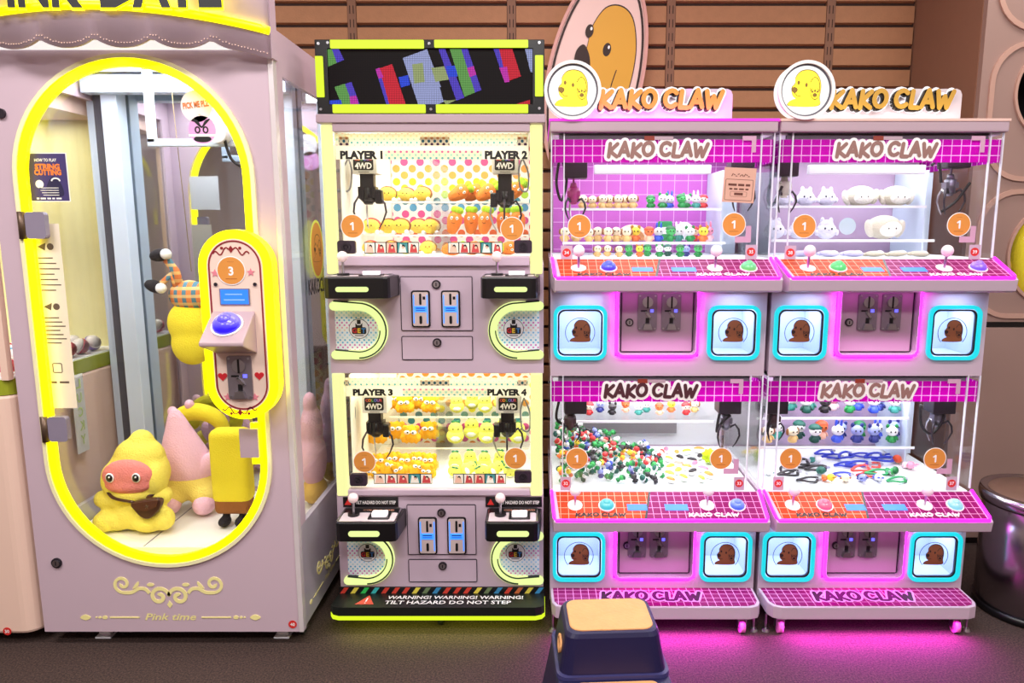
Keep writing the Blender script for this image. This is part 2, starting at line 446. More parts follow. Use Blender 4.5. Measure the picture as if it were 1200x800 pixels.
build('wall_opposite', MB().box(-5, 5, -3.3, -3.2, 0, CEIL), SHOPW, kind='structure')
build('wall_left', MB().box(-5.1, -5, -3.2, WY + .1, 0, CEIL), SHOPW, kind='structure')
build('wall_right', MB().box(5, 5.1, -3.2, WY + .1, 0, CEIL), SHOPW, kind='structure')
BROWN = plain('brown_slat_board', (172, 122, 86), .7, var=.10, scale=30, bump=.15, bscale=120)
SLOTM = plain('slat_gap_dark', (52, 30, 22), .8, var=.08)
BROWN2 = plain('brown_standard', (132, 90, 66), .6, var=.06, scale=30)
wall = build('wall_back', MB().box(-5, 5, WY + .02, WY + .1, 0, CEIL), SLOTM, kind='structure')
PIT = .106; BAYS = [-4.305 + .832 * k for k in range(0, 9)]
slatm = {}
for i in range(len(BAYS) - 1):
    xa, xb = BAYS[i] + .024, min(BAYS[i + 1] - .024, 1.955)
    if xa > 1.9: continue
    for k in range(-5, 26):
        z1 = 2.695 - PIT * k - .006; z0 = z1 - PIT + .012
        if z0 < .02 or z1 > CEIL - .01: continue
        w = round(xb - xa, 3)
        if w not in slatm:
            o = build('slat', MB().poly(Fr((xa, 0, 0), (0, 1, 0), (0, 0, 1)), [(WY + .02, z0), (WY, z0 + .006), (WY, z1 - .006), (WY + .02, z1 - .002)], 0, xb - xa), BROWN, wall); slatm[w] = (o, xa, z0)
        else:
            p, px0, pz0 = slatm[w]; o = p.copy(); COL.objects.link(o); o.location = p.location + Vector((xa - px0, 0, z0 - pz0))
stm = None
for x in BAYS:
    if x > 1.9: continue
    if stm is None:
        mb = MB().box(x - .022, x + .022, WY - .004, WY + .02, .02, CEIL - .01); mb.mat(1)
        for k in range(3, 44):
            z = .4 + .068 * k
            for s in (-.009, .009): mb.box(x + s - .0022, x + s + .0022, WY - .0048, WY - .003, z, z + .04)
        stm = build('standard', mb, [BROWN2, SLOTM], wall); sx = x
    else:
        o = stm.copy(); COL.objects.link(o); o.location = stm.location + Vector((x - sx, 0, 0))
# return wall between the slatted wall and the toy display cabinet
build('wall_return', MB().box(1.962, 2.03, 3.40, WY + .02, 0, CEIL), plain('brown_side_wall', (142, 100, 78), .75, var=.05, scale=12), kind='structure')

# ------------------------------------------------------------------ dog emblem (flat print, layered)
DOG = dict(
    body=[(-.62, -.66), (-.66, -.5), (-.5, -.4), (-.38, -.36), (-.5, -.26), (-.56, -.08), (-.56, .1), (-.44, .26), (-.42, .5), (-.22, .74), (.1, .8), (.4, .7), (.6, .42), (.66, .1), (.62, -.3), (.56, -.66)],
    ear=[(.2, .3), (.36, .52), (.55, .42), (.62, .12), (.58, -.2), (.42, -.34), (.28, -.16), (.22, .08)],
    paw=[(.28, -.3), (.22, -.1), (.3, .06), (.42, .02), (.54, .06), (.62, -.1), (.56, -.34), (.42, -.42)],
    nose=[(-.56, -.06), (-.6, .06), (-.48, .12), (-.34, .06), (-.34, -.06), (-.46, -.14)])
def dog(mb, fr, cx, cz, r, w, fur=0, dark=1, line=2, wave=True):
    T = lambda pts: [(cx + p[0] * r, cz + p[1] * r) for p in pts]
    h = r * .004
    mb.mat(line).poly(fr, T([(p[0] * 1.04, p[1] * 1.04 + .012) for p in spline(DOG['body'])]), w)
    mb.mat(fur).poly(fr, T(spline(DOG['body'])), w + h)
    mb.mat(line).band(fr, T(spline(DOG['ear'][:5] + DOG['ear'][5:], 4, False)), r * .035, w + h, w + 2 * h)
    mb.mat(dark).poly(fr, T(spline(DOG['nose'])), w + 3 * h)
    for ex, ez in ((-.3, .3), (.04, .2)): mb.poly(fr, ell(cx + ex * r, cz + ez * r, r * .06, r * .09, 12), w + 3 * h)
    mb.mat(line).stroke(fr, T([(-.44, -.14), (-.36, -.24), (-.2, -.26)]), r * .03, w + 3 * h)
    if wave:
        mb.mat(line).poly(fr, T([(p[0] * 1.0, p[1]) for p in spline(DOG['paw'])]), w + 3 * h)
        mb.mat(fur).poly(fr, T([((p[0] - .42) * .86 + .42, (p[1] + .14) * .86 - .14) for p in spline(DOG['paw'])]), w + 4 * h)
        mb.mat(dark).poly(fr, ell(cx + .42 * r, cz - .22 * r, r * .1, r * .09, 10), w + 5 * h)
        for k in range(3): mb.poly(fr, ell(cx + (.31 + .11 * k) * r, cz + (-.08 + .03 * (k == 1)) * r, r * .045, r * .055, 8), w + 5 * h)
    return mb

# oval mascot-style sign on the slatted wall
GOLD = plain('sign_gold', (222, 164, 44), .5, var=.03, scale=6); PINKW = plain('sign_pale_pink', (240, 206, 196), .5, var=.02)
FURB = plain('brown_dog_print', (140, 76, 42), .6, var=.05); DKB = plain('dark_brown_print', (48, 22, 14), .6, var=.05)
osg = thing('oval_sign', 'large tilted oval wall sign with golden puppy on pale pink', 'sign', (*[P(700, 96, WY - .03)[0]], WY - .05, P(700, 96, WY - .03)[1]))
a = math.radians(-12); c0 = P(697, 92, WY - .05)
osf = Fr((c0[0], WY - .05, c0[1]), (math.cos(a), 0, math.sin(a)), (-math.sin(a), 0, math.cos(a)))
build('board', MB().poly(osf, ell(0, 0, .248, .56, 64), -.05, 0), PINKW, osg)
build('rim', MB().ring(osf, ell(0, 0, .252, .565, 64), ell(0, 0, .236, .545, 64), 0, .012), plain('sign_rim', (216, 160, 150), .5), osg)
build('outline', MB().ring(osf, ell(0, 0, .230, .536, 64), ell(0, 0, .219, .522, 64), 0, .004), DKB, osg)
mb = MB(); f2 = Fr(osf(.03, .02, .003), osf.U, osf.V)
sc = lambda pts: [(p[0] * .235, p[1] * .44 + .0) for p in pts]
mb.mat(1).poly(f2, sc([(p[0] * 1.03, p[1] * 1.02) for p in spline(DOG['body'])]), 0)
mb.mat(0).poly(f2, sc(spline(DOG['body'])), .001)
mb.mat(1).poly(f2, sc(spline([(-.62, -.02), (-.66, .2), (-.52, .3), (-.34, .18), (-.28, 0), (-.42, -.1)])), .002)
for ex, ez in ((-.46, .46), (.0, .3)): mb.poly(f2, ell(ex * .235, ez * .44, .021, .034, 16), .002)
mb.mat(2)
for ex, ez in ((-.43, .49), (.03, .33)): mb.poly(f2, ell(ex * .235, ez * .44, .006, .009, 10), .003)
mb.mat(1).band(f2, sc(spline([(.3, .1), (.26, -.1), (.3, -.3)], 6, False)), .005, .001, .002)
mb.mat(1).poly(f2, sc(spline([(.24, -.42), (.3, -.26), (.42, -.18), (.56, -.22), (.64, -.4), (.56, -.52), (.34, -.54)])), .002)
mb.mat(0).poly(f2, sc(spline([(.28, -.42), (.33, -.29), (.43, -.22), (.54, -.26), (.6, -.4), (.53, -.49), (.36, -.5)])), .003)
mb.mat(1).poly(f2, sc(ell(.45, -.42, .09, .06, 12)), .004)
for k in range(3): mb.poly(f2, sc(ell(.35 + .09 * k, -.3 + (.03 if k == 1 else 0), .035, .04, 10)), .004)
build('emblem', mb, [GOLD, DKB, TXTW], osg)

# ------------------------------------------------------------------ toy display cabinet on the right
TAUPE = plain('taupe_panel', (158, 128, 118), .55, var=.03, scale=5); TRIMP = plain('taupe_bead', (190, 150, 134), .5, var=.03)
dcx0, dcx1, dcy = 1.966, 3.1, 3.37
dc = thing('display_cabinet', 'taupe toy display cabinet with rounded bead frames and round windows', 'cabinet', ((dcx0 + dcx1) / 2, dcy, 0))
F = front(dcy); Zof = lambda y: P(1170, y, dcy)[1]; Xof = lambda x, y: P(x, y, dcy)[0]
rows = [(CEIL - .05, Zof(42)), (Zof(42), Zof(217)), (Zof(217), Zof(377))]
for (zt, zb), (wx, wy, wr) in zip(rows, ((1236, -70, .19), (1240, 108, .19), (1236, 298, .215))):
    cx, cz = P(wx, wy, dcy)
    build('front_panel', MB().holed(F, dcx0, dcx1, zb, zt, ell(cx, cz, wr, wr * 1.06, 48), -.03, 0), TAUPE, dc)
    bx0 = Xof(1154, 150) + .012
    build('bead_frame', MB().band(F, rrect(bx0, bx0 + .86, zb + .028, zt - .028, .17, 8), .022, 0, .01, True), TRIMP, dc)
    build('window_rim', MB().ring(F, ell(cx, cz, wr * 1.05, wr * 1.11, 48), ell(cx, cz, wr * .985, wr * 1.04, 48), 0, .012), TRIMP, dc)
zl = Zof(383)
build('lower_panel', MB().box(dcx0, dcx1, dcy, dcy + .03, .04, zl - .004), TAUPE, dc, bevel=.004)
build('shadow_gap', MB().box(dcx0, dcx1, dcy + .02, dcy + .04, zl - .01, Zof(377) + .01), BLACK, dc)
build('back_panel', MB().box(dcx0, dcx1, dcy + .48, dcy + .5, .04, CEIL - .05), plain('cabinet_inside', (40, 34, 40), .7), dc)
build('side_panel', MB().box(dcx1 - .03, dcx1, dcy, dcy + .5, .04, CEIL - .05), TAUPE, dc)
build('plinth', MB().box(dcx0, dcx1, dcy + .03, dcy + .46, 0, .05), BLACK, dc)
for zs in (Zof(217), Zof(377), Zof(42)): build('shelf', MB().box(dcx0, dcx1 - .03, dcy + .04, dcy + .48, zs - .012, zs + .012), TAUPE, dc)
# plush in a clear bag in the round window, dark ball toys in the one above
YPL = plain('yellow_plush', (250, 230, 48), .9, var=.05, bump=.4, bscale=200); OLIVE = plain('mustard_plush', (206, 168, 40), .9, var=.06, bump=.4, bscale=200)
bxp, bzp = P(1230, 300, dcy + .02)
def bumpy(mb, c, r, nlob=5, amp=.06, rot=None, nu=20, nv=14):
    n0 = len(mb.v); mb.sph(c, *r, nu=nu, nv=nv, rot=rot); c = Vector(c)
    for i in range(n0, len(mb.v)):
        d = mb.v[i] - c; k = 1 + amp * math.sin(nlob * math.atan2(d.x, d.z) + 2 * d.y * 10); mb.v[i] = c + d * k
    return mb
yb = thing('bagged_plush', 'yellow plush toy in a clear bag bulging from the round cabinet window', 'plush toy', (bxp, dcy + .08, Zof(377) + .013))
zf = Zof(377) + .013
build('body', bumpy(MB(), (bxp, dcy + .05, bzp), (.17, .10, bzp - zf - .04), 4, .02), YPL, yb)
for k in range(9):
    an = random.uniform(2.2, 4.0); zz = random.uniform(-.6, .6)
    build('patch', MB().sph((bxp + .175 * math.cos(an) * math.sqrt(1 - zz * zz), dcy + .05 + .112 * math.sin(an) * math.sqrt(1 - zz * zz), bzp + (bzp - zf) * .97 * zz), .02, .012, .022), OLIVE, yb)
build('bag', bumpy(MB(), (bxp, dcy + .05, bzp + .004), (.185, .12, bzp - zf - .024), 7, .03), ACRYL, yb)
for k, (x, y, rr, mt) in enumerate(((1196, 142, .05, (176, 30, 34)), (1212, 122, .06, (28, 40, 52)), (1208, 150, .04, (60, 96, 110)), (1226, 148, .055, (70, 66, 84)))):
    X, Z = P(x, y, dcy + .12); Z = Zof(217) + .015 + rr * 1.06
    o = build('toy_ball', bumpy(MB(), (X + .065 * k, dcy + .14 + .12 * (k % 2), Z), (rr, rr, rr), 3, .05), plain('toy_ball_%d' % k, mt, .5), None)
    tag(o, ['red toy ball inside the upper round cabinet window', 'dark navy toy ball inside the upper round cabinet window', 'teal toy ball inside the upper round cabinet window', 'grey violet toy ball inside the upper round cabinet window'][k], 'toy ball', 'toys in the display cabinet')

# ------------------------------------------------------------------ steel bin
bx, by, br, bh = 2.02, 2.78, .205, .50
bn = thing('steel_bin', 'brushed steel cylindrical bin with brown lid beside the pink machines', 'bin', (bx, by, 0))
BINM = plain('bin_steel', (176, 170, 178), .22, 1.0, var=.04, scale=50)
build('drum', MB().lathe([(br - .01, .03), (br, .04), (br, bh - .05), (br - .004, bh - .045)], (bx, by, 0), 48), BINM, bn)
build('base_ring', MB().lathe([(br - .004, 0), (br + .004, .004), (br + .004, .03), (br - .01, .034)], (bx, by, 0), 48), BLACK, bn)
build('rim', MB().lathe([(br - .002, bh - .05), (br + .012, bh - .045), (br + .016, bh - .02), (br + .012, bh), (br - .012, bh + .002), (br - .02, bh - .008)], (bx, by, 0), 48), BINM, bn)
build('lid', MB().lathe([(br - .016, bh - .012), (br - .02, bh - .004), (.06, bh + .004), (.001, bh + .005)], (bx, by, 0), 48), plain('bin_lid_brown', (104, 76, 64), .45, var=.1, scale=14), bn)

# ------------------------------------------------------------------ two-step stool in front
NAVY = plain('navy_plastic', (24, 20, 62), .42, var=.06); TREAD = plain('tan_tread', (214, 154, 98), .7, var=.12, scale=16, bump=.25, bscale=90)
NAVY2 = plain('navy_rim', (48, 46, 92), .4, var=.05)
zt = .36
def gp(x, y, Z):
    u, v = (x - CX) / FPX, (CY - y) / FPX; rz = -math.sin(TH) + v * math.cos(TH); t = (Z - CAMZ) / rz
    return (u * t, (math.cos(TH) + v * math.sin(TH)) * t)
A0, A1, A2, A3 = gp(662, 741, zt), gp(769, 737, zt), gp(752, 711, zt), gp(660, 715, zt)
st = thing('step_stool', 'navy plastic two-step stool with tan tread', 'stool', ((A0[0] + A1[0]) / 2, (A0[1] + A2[1]) / 2, 0))
def loft(mb, secs):
    L = len(secs[0][1]); n = [mb.add([(p[0], p[1], z) for p in poly]) for z, poly in secs]
    for a, b in zip(n, n[1:]):
        for k in range(L): j = (k + 1) % L; mb.face((a + k, a + j, b + j, b + k))
    mb.face(range(n[0] + L - 1, n[0] - 1, -1)); mb.face(range(n[-1], n[-1] + L)); return mb
sx0, sx1 = A0[0], A1[0] + .004; sy0, sy1 = A0[1], A0[1] + .205
def rr(g, r=.035, dy=0): return rrect(sx0 - g, sx1 + g, sy0 - g + dy, sy1 + g, r, 5)
stz = Matrix.Rotation(math.radians(3), 3, 'Z'); stc = Vector(((sx0 + sx1) / 2, (sy0 + sy1) / 2, 0))
def spin(mb):
    for i in range(len(mb.v)): mb.v[i] = stz @ (mb.v[i] - stc) + stc
    return mb
build('upper_step', spin(loft(MB(), [(zt - .125, rr(.022)), (zt - .015, rr(.004)), (zt - .003, rr(-.002)), (zt, rr(-.008))])), NAVY, st)
build('rim', spin(loft(MB(), [(zt - .133, rr(.032)), (zt - .122, rr(.030)), (zt - .121, rr(.022))])), NAVY2, st)
build('tread', spin(loft(MB(), [(zt - .002, rr(-.012)), (zt + .003, rr(-.013)), (zt + .004, rr(-.016))])), TREAD, st)
build('lower_step', spin(loft(MB(), [(0, rr(.07, .05, -.10)), (zt - .145, rr(.032, .04, -.115)), (zt - .134, rr(.026, .04, -.115))])), NAVY, st)
build('lower_tread', spin(loft(MB(), [(zt - .136, rrect(sx0 + .02, sx1 - .012, sy0 - .132, sy0 - .04, .02, 5)), (zt - .131, rrect(sx0 + .022, sx1 - .014, sy0 - .13, sy0 - .042, .02, 5))])), TREAD, st)
hf = Fr((sx0 - .0135, sy0 + .06, zt - .065), (0, -1, 0), (.14, 0, 1))
build('handle_hole', spin(MB().mat(0).ring(hf, rrect(-.035, .035, -.02, .02, .02), rrect(-.026, .026, -.012, .012, .012), 0, .006).mat(1).poly(hf, rrect(-.026, .026, -.012, .012, .012), -.001)), [TREAD, plain('hole_dark', (60, 40, 14), .6)], st)
# ------------------------------------------------------------------ shared machine parts
def claw(parent, c, col, hub_h=.05, arm=.055, tilt=0.0, body=(.022, .05), rail_z=None, wide=1.0):
    """a hanging claw: hub at c (its lower end), three hooked prongs as sub-parts"""
    x, y, z = c; r, h = body; mb = MB(); mb.smooth = True
    mb.cyl((x, y, z), (x, y, z + h), r * .9, r, 14); mb.cyl((x, y, z + h), (x, y, z + h + .02), r * .7, r * .5, 12); mb.cyl((x, y, z - .012), (x, y, z), r * .5, r * .8, 12)
    mb.smooth = False; mb.box(x - r * 1.1, x + r * 1.1, y - r * .8, y + r * .8, z + h * .35, z + h * .8)
    if rail_z: mb.cyl((x, y, z + h), (x, y, rail_z), .004, n=8)
    o = build('claw', mb, [col], parent)
    for k in range(3):
        a = math.radians(90 + 120 * k + tilt); dx, dy = math.cos(a), math.sin(a); q = []
        for rr_, zz in ((.4, 0), (.9, .012), (1.25, -.006), (1.35, -.03), (1.05, -.058), (.75, -.075)):
            q.append((x + dx * arm * rr_ * .7 * wide, y + dy * arm * rr_ * .7, z + zz * arm / .055))
        build('prong', MB().tube(q, [.005, .005, .0045, .004, .0032, .002], 6), DARKMET if k else CHROME, o)
    return o
def cable(parent, pts, r=.0035, mat=None, name='cable'):
    return build(name, MB().tube(spline(pts, 5, False), r, 6), mat or RUBBER, parent)
def lock(parent, fr, u, v, r=.012):
    mb = MB().mat(0).poly(fr, ell(u, v, r, n=20), 0, .006).mat(1).poly(fr, ell(u, v, r * .68, n=16), .006, .009).mat(0).poly(fr, rect(u - r * .12, u + r * .12, v - r * .4, v + r * .4), .009, .0095)
    return build('lock', mb, [DARKMET, CHROME], parent)
def price(parent, fr, u, v, r, digit='1', name='price_sticker'):
    mb = MB().mat(0).poly(fr, ell(u, v, r * 1.07, n=32), .0006, .0012).mat(1).poly(fr, ell(u, v, r, n=32), .0012, .0018)
    mb.mat(0)
    if digit == '1': flat_stroke(mb, fr, [(u - r * .15, v + r * .17), (u + r * .04, v + r * .30), (u + r * .04, v - r * .30)], r * .15, .0022)
    else: text_mb(mb, fr, digit, u, v - r * .33, r * .62, .0022, bold=.03)
    mb.mat(2); text_mb(mb, fr, '•••••••', u, v + r * .58, r * .14, .0022); mb.stroke(fr, [(u - r * .4, v - r * .6), (u + r * .4, v - r * .6)], r * .05, .0022)
    return build(name, mb, [TXTW, ORANGE, plain('sticker_brown_print', (176, 96, 40), .6)], parent)
def numtab(parent, fr, u, v, n, tab=True):
    mb = MB()
    if tab: mb.mat(0).poly(fr, rect(u - .021, u + .021, v - .028, v + .026), .0006, .0012)
    mb.mat(1).poly(fr, ell(u, v, .0155, n=20), .0012, .002); mb.mat(2); text_mb(mb, fr, n, u, v - .006, .0125, .0026, bold=.02)
    return build('number_tab', mb, [LAV, REDST, TXTW], parent)
def coin_slot(parent, fr, u, v, w=.034, h=.07):
    mb = MB().mat(0).poly(fr, rrect(u - w, u + w, v - h, v + h, .008), 0, .008)
    mb.mat(2).poly(fr, ell(u, v + h * .55, w * .55, n=20), .008, .013).mat(1).poly(fr, rect(u - w * .09, u + w * .09, v + h * .22, v + h * .86), .013, .0135)
    mb.mat(1).poly(fr, rect(u - w * .7, u - w * .05, v + h * .03, v + h * .12), .008, .0085)
    mb.mat(3).poly(fr, rect(u + w * .3, u + w * .62, v + h * .0, v + h * .16), .008, .010)
    mb.mat(2).stroke(fr, [(u - w * .15, v), (u + w * .35, v - h * .32)], w * .22, .008, .014)
    mb.mat(1).poly(fr, rect(u - w * .18, u + w * .2, v - h * .72, v - h * .3), .008, .009).mat(2).poly(fr, [(u - w * .5, v - h * .92), (u + w * .5, v - h * .92), (u + w * .3, v - h * .6), (u - w * .3, v - h * .6)], .009, .022)
    for sx in (-.8, .8):
        for sz in (-.88, .88): mb.mat(2).poly(fr, ell(u + w * sx, v + h * sz, w * .1, n=8), .008, .01)
    return build('coin_slot', mb, [STEEL, BLACK, CHROME, glow('coin_led', (90, 90, 255), 2.0)], parent)
def joystick(parent, fr, u, v, ball=TXTW, hgt=.052, r=.021):
    o = fr(u, v); up = (fr.N + Vector((0, 0, 1))).normalized()
    mb = MB(); mb.poly(fr, ell(u, v, .028, n=24), 0, .003)
    j = build('joystick', mb, [TXTW], parent)
    build('stick', MB().cyl(o, o + up * hgt, .0045, n=10), CHROME, j)
    build('ball', MB().sph(o + up * (hgt + r * .6), r, nu=18, nv=12), ball, j)
    return j
def dome(parent, fr, u, v, col, r=.029):
    o = fr(u, v); rot = Matrix((fr.U, fr.V, fr.N)).transposed()
    b = build('dome_button', MB().poly(fr, ell(u, v, r * 1.12, n=28), 0, .006), TXTW, parent)
    build('dome', MB().sph(o + fr.N * .006, r, r, r * .8, 24, 8, .5, rot), col, b)
    build('cap', MB().sph(o + fr.N * (.006 + r * .48), r * .55, r * .55, r * .5, 18, 6, .5, rot), col, b)
    return b
def two_tone(name, a, b, es=.7):
    m, nt, out = new_mat(name); _, xyz = coords(nt)
    col = mixc(nt, mth(nt, 'ADD', mth(nt, 'MULTIPLY', xyz[2], 26.0), .35), hexc(*a), hexc(*b)); pbsdf(nt, out, tuple(x * .35 for x in hexc(*a)), .2, 0, col, es, .3); return m
def caster(parent, x, y, rot=0, wheel=None, foot=1):
    mb = MB(); mb.box(x - .02, x + .02, y - .02, y + .02, .062, .07); mb.box(x - .016, x - .012, y - .012, y + .016, .02, .066); mb.box(x + .012, x + .016, y - .012, y + .016, .02, .066)
    c = build('caster', mb, [CHROME], parent)
    w = MB(); w.smooth = True; w.cyl((x - .01, y, .026), (x + .01, y, .026), .026, n=20); build('wheel', w, wheel or RUBBER, c)
    if foot:
        f = MB(); f.cyl((x + .05 * foot, y + .01, .004), (x + .05 * foot, y + .01, .07), .005, n=8); f.cyl((x + .05 * foot, y + .01, 0), (x + .05 * foot, y + .01, .01), .016, .012, n=14); build('levelling_foot', f, CHROME, c)
    return c
def outline(mb, fr, x0, x1, z0, z1, wd, w0, w1, r=.004):
    return mb.band(fr, rrect(x0, x1, z0, z1, r, 3), wd, w0, w1, True)

# ------------------------------------------------------------------ the two pink-lit double-deck machines
KX0, KX1, KY, KYF, KYB = .042, .852, 2.70, 2.552, 3.30
GOLDL = plain('gold_letter', (206, 158, 62), .35, .2, var=.05); GOLDB = plain('letter_side', (42, 32, 20), .5)
TAUPEL = plain('taupe_letter', (150, 112, 104), .5, var=.12, scale=30); DKLET = plain('dark_letter', (78, 38, 46), .5, var=.1)
HALO = glow('white_halo', (255, 250, 252), 1.0, (90, 90, 90))
BLUEIN = plain('chute_pale_blue', (196, 208, 236), .45, var=.03, scale=5)
BEDM = plain('prize_bed_white', (236, 240, 244), .5, var=.02)
YDOG = glow('yellow_dog_print', (250, 232, 40), .75); YDL = plain('olive_line_print', (150, 120, 20), .6); ODOG = plain('olive_dog_print', (146, 112, 40), .6)
LOGOW = glow('logo_lit_white', (255, 255, 252), .9, (120, 120, 120))
FLAP = glass_mat('flap_acrylic', (.93, .95, 1), 1.0)
TAPE = plain('pink_tape', (206, 160, 186), .5, var=.03)
def kako(dx, label, cfg):
    R = thing('claw_machine', label, 'claw machine', ((KX0 + KX1) / 2 + dx, (KY + KYB) / 2, 0), 'pink-lit double-deck claw machines')
    F = front(KY); FF = front(KYF); x0, x1 = KX0 + dx, KX1 + dx
    k = lambda x, y, Y=KY: (P(x, y, Y)[0] + dx, P(x, y, Y)[1])
    # carcass
    build('back_panel', MB().box(x0, x1, KYB - .02, KYB, .09, 1.885), LAV, R)
    build('base_board', MB().box(x0, x1, KY + .005, KYB - .02, .078, .10), LAV, R)
    build('lid', MB().box(x0 - .004, x1 + .004, KY - .018, KYB, 1.885, 1.927), LAV2, R, bevel=.005)
    build('lid_edge', MB().box(x0 - .006, x1 + .006, KY - .021, KYB, 1.922, 1.931), cfg['lid'], R)
    build('header', MB().box(x0 + .03, x1 - .05, KY + .012, KY + .03, 1.862, 1.885), DGREY, R)
    for dk, (zb, zf, wz0, wz1, pz0, pz1) in enumerate(((1.432, 1.370, 1.436, 1.885, .990, 1.332), (.533, .473, .544, .990, .1, .445))):
        up = dk == 0; y = (lambda a, b: a if up else b)
        # solid sides and deck of the control section
        for xa in (x0, x1 - .012): build('side_panel', MB().box(xa, xa + .012, KY + .013, KYB - .02, pz0, zb - .017), LAV, R)
        build('deck', MB().box(x0 + .012, x1 - .012, KY, KYB - .02, zb - .016, zb + .002), BEDM, R)
        if up: build('deck_ceiling', MB().box(x0, x1, KY + .013, KYB - .02, .990, 1.004), LAV, R)
        # front panel: left and right fields with the prize hatches, coin field between
        ua, va = k(*y((652, 418), (651, 677))); ub, vb = k(*y((708, 361), (706, 626)))
        uc, vc = k(*y((831, 418), (822, 677))); ud, vd = k(*y((888, 361), (878, 626)))
        ma, mb_ = k(*y((722, 418), (720, 680)))[0], k(*y((816, 418), (812, 680)))[0]
        ptop = pz1 + (.02 if up else .02)
        for (a, b, c, d, l, r) in ((ua, ub, va, vb, x0, ma - .006), (uc, ud, vc, vd, mb_ + .006, x1)):
            build('front_panel', MB().holed(F, l, r, pz0, ptop, rrect(a, b, c, d, .028, 6), -.012, 0), LAV, R)
            pd = build('prize_hatch', MB().ring(F, rrect(a - .011, b + .011, c - .011, d + .011, .036, 6), rrect(a + .002, b - .002, c + .002, d - .002, .027, 6), .0005, .012), CYANN, R)
            build('hatch_seal', MB().ring(F, rrect(a + .005, b - .005, c + .005, d - .005, .026, 6), rrect(a + .011, b - .011, c + .011, d - .011, .022, 6), -.004, .006), BLACK, pd)
            bk = MB(); e = .012; yb2 = KY + .2
            bk.box(a - e, b + e, yb2, yb2 + .006, c - e, d + e); bk.box(a - e, b + e, KY + .012, yb2, c - e, c); bk.box(a - e, b + e, KY + .012, yb2, d, d + e)
            bk.box(a - e, a, KY + .012, yb2, c, d); bk.box(b, b + e, KY + .012, yb2, c, d)
            build('chute_box', bk, BLUEIN, pd)
            hl_ = area('hatch_led', ((a + b) / 2, KY + .10, d - .004), ((b - a) * .8, .12), .55, (.86, .92, 1)); hl_.parent = R; hl_.location -= wl(R)  # lamp added inside the chute box to brighten it
            build('flap', MB().poly(F, rrect(a + .004, b - .004, c + .004, d - .004, .024, 6), -.008, -.005), FLAP, pd)
            mm = MB(); cx, cz = (a + b) / 2, (c + d) / 2; rr_ = (b - a) * .31
            mm.mat(1).band(F, ell(cx, cz, rr_ * 1.0, n=40, a0=-42, a1=222), .0022, -.0048, -.0042); dog(mm, F, cx + .002, cz + .002, rr_ * 1.0, -.0044, 0, 2, 1)
            build('emblem', mm, [FURB, TXTK, DKB], pd)
        # recessed coin field with its neon U
        za, zb2 = k(*y((728, 414), (728, 674)))[1], zf - .045
        build('recess', MB().box(ma - .006, mb_ + .006, KY + .02, KY + .026, pz0, ptop).box(ma - .006, mb_ + .006, KY, KY + .02, pz0, za - .012), LAV, R)
        cd = build('coin_door', MB().poly(F, rect(ma + .02, mb_ - .016, za + .006, zb2), -.02, -.012), LAV2, R, bevel=.002)
        build('door_gap', outline(MB(), F, ma + .018, mb_ - .014, za + .004, zb2 + .002, .003, -.0205, -.0125), DARKMET, cd)
        FD = front(KY + .012)
        zc = k(*y((759, 366), (755, 634)))[1]; hh = y(.072, .055)
        for xx in y((759, 787), (753, 780)): coin_slot(cd, FD, k(xx, 366)[0], zc, .036, .070)
        lock(cd, FD, *k(*y((738, 378), (735, 640))), .015)
        zu = zf - .05
        uu = [(ma, zu), (ma, za - .006 + .014), (ma + .006, za - .002), (ma + .016, za - .006), (mb_ - .016, za - .006), (mb_ - .006, za - .002), (mb_, za + .008), (mb_, zu)]
        build('neon_surround', MB().band(F, uu, .008, .0005, .016), glow('magenta_surround', (255, 24, 240), 10.0, (120, 10, 110)), R)
        build('neon_liner', MB().band(F, [(a + (.007 if a < (ma + mb_) / 2 else -.007), b + (.005 if b < zu else 0)) for a, b in uu], .003, -.019, .018), LAV, R)  # added lip that keeps the neon light off the coin door
        # console
        prof = [(KY, zb), (KYF, zf), (KYF - .004, zf - .006), (KYF + .004, zf - .046), (KYF + .03, zf - .052), (KY, zf - .045)]
        cs = MB(); taper = .012; L = len(prof)
        n0 = cs.add([(x0 + taper * (KY - p[0]) / .148, p[0], p[1]) for p in prof] + [(x1 + .012 - taper * (KY - p[0]) / .148 * .6, p[0], p[1]) for p in prof])
        cs.face(range(n0, n0 + L)); cs.face(range(n0 + L, n0 + 2 * L))
        for i in range(L): j = (i + 1) % L; cs.face((n0 + i, n0 + j, n0 + L + j, n0 + L + i))
        con = build('console', cs, LAV, R, bevel=.003)
        sl = Vector((0, KY - KYF, zb - zf)); SL = sl.length
        FS = Fr((0, KYF, zf), (1, 0, 0), sl)          # v = 0 at the front edge, SL at the back
        xs = k(*y((772, 315), (760, 593)), 2.62)[0]
        l0, r0 = x0 + .022, x1 - .012
        build('orange_panel', MB().poly(FS, [(l0 + .012, .010), (xs - .022, .010), (xs + .010, SL - .006), (l0, SL - .006)], .0003, .0012), ORGRIDXY, con)
        build('magenta_panel', MB().poly(FS, [(xs - .014, .010), (r0, .010), (r0 + .004, SL - .006), (xs + .018, SL - .006)], .0003, .0012), MAGGRIDXY, con)
        build('split_line', MB().poly(FS, [(xs - .022, .010), (xs - .014, .010), (xs + .018, SL - .006), (xs + .010, SL - .006)], .0003, .0013), BLACK, con)
        edge = [(x0 + .006, KY - .002, zb + .003), (x0 + .014, KYF + .012, zf + .008), (x0 + .02, KYF - .001, zf + .001), (x1 - .008, KYF - .001, zf + .001), (x1 - .002, KYF + .012, zf + .008), (x1 + .004, KY - .002, zb + .003)]
        build('neon_edge', MB().tube(edge, .0062, 8), MAGN, con)
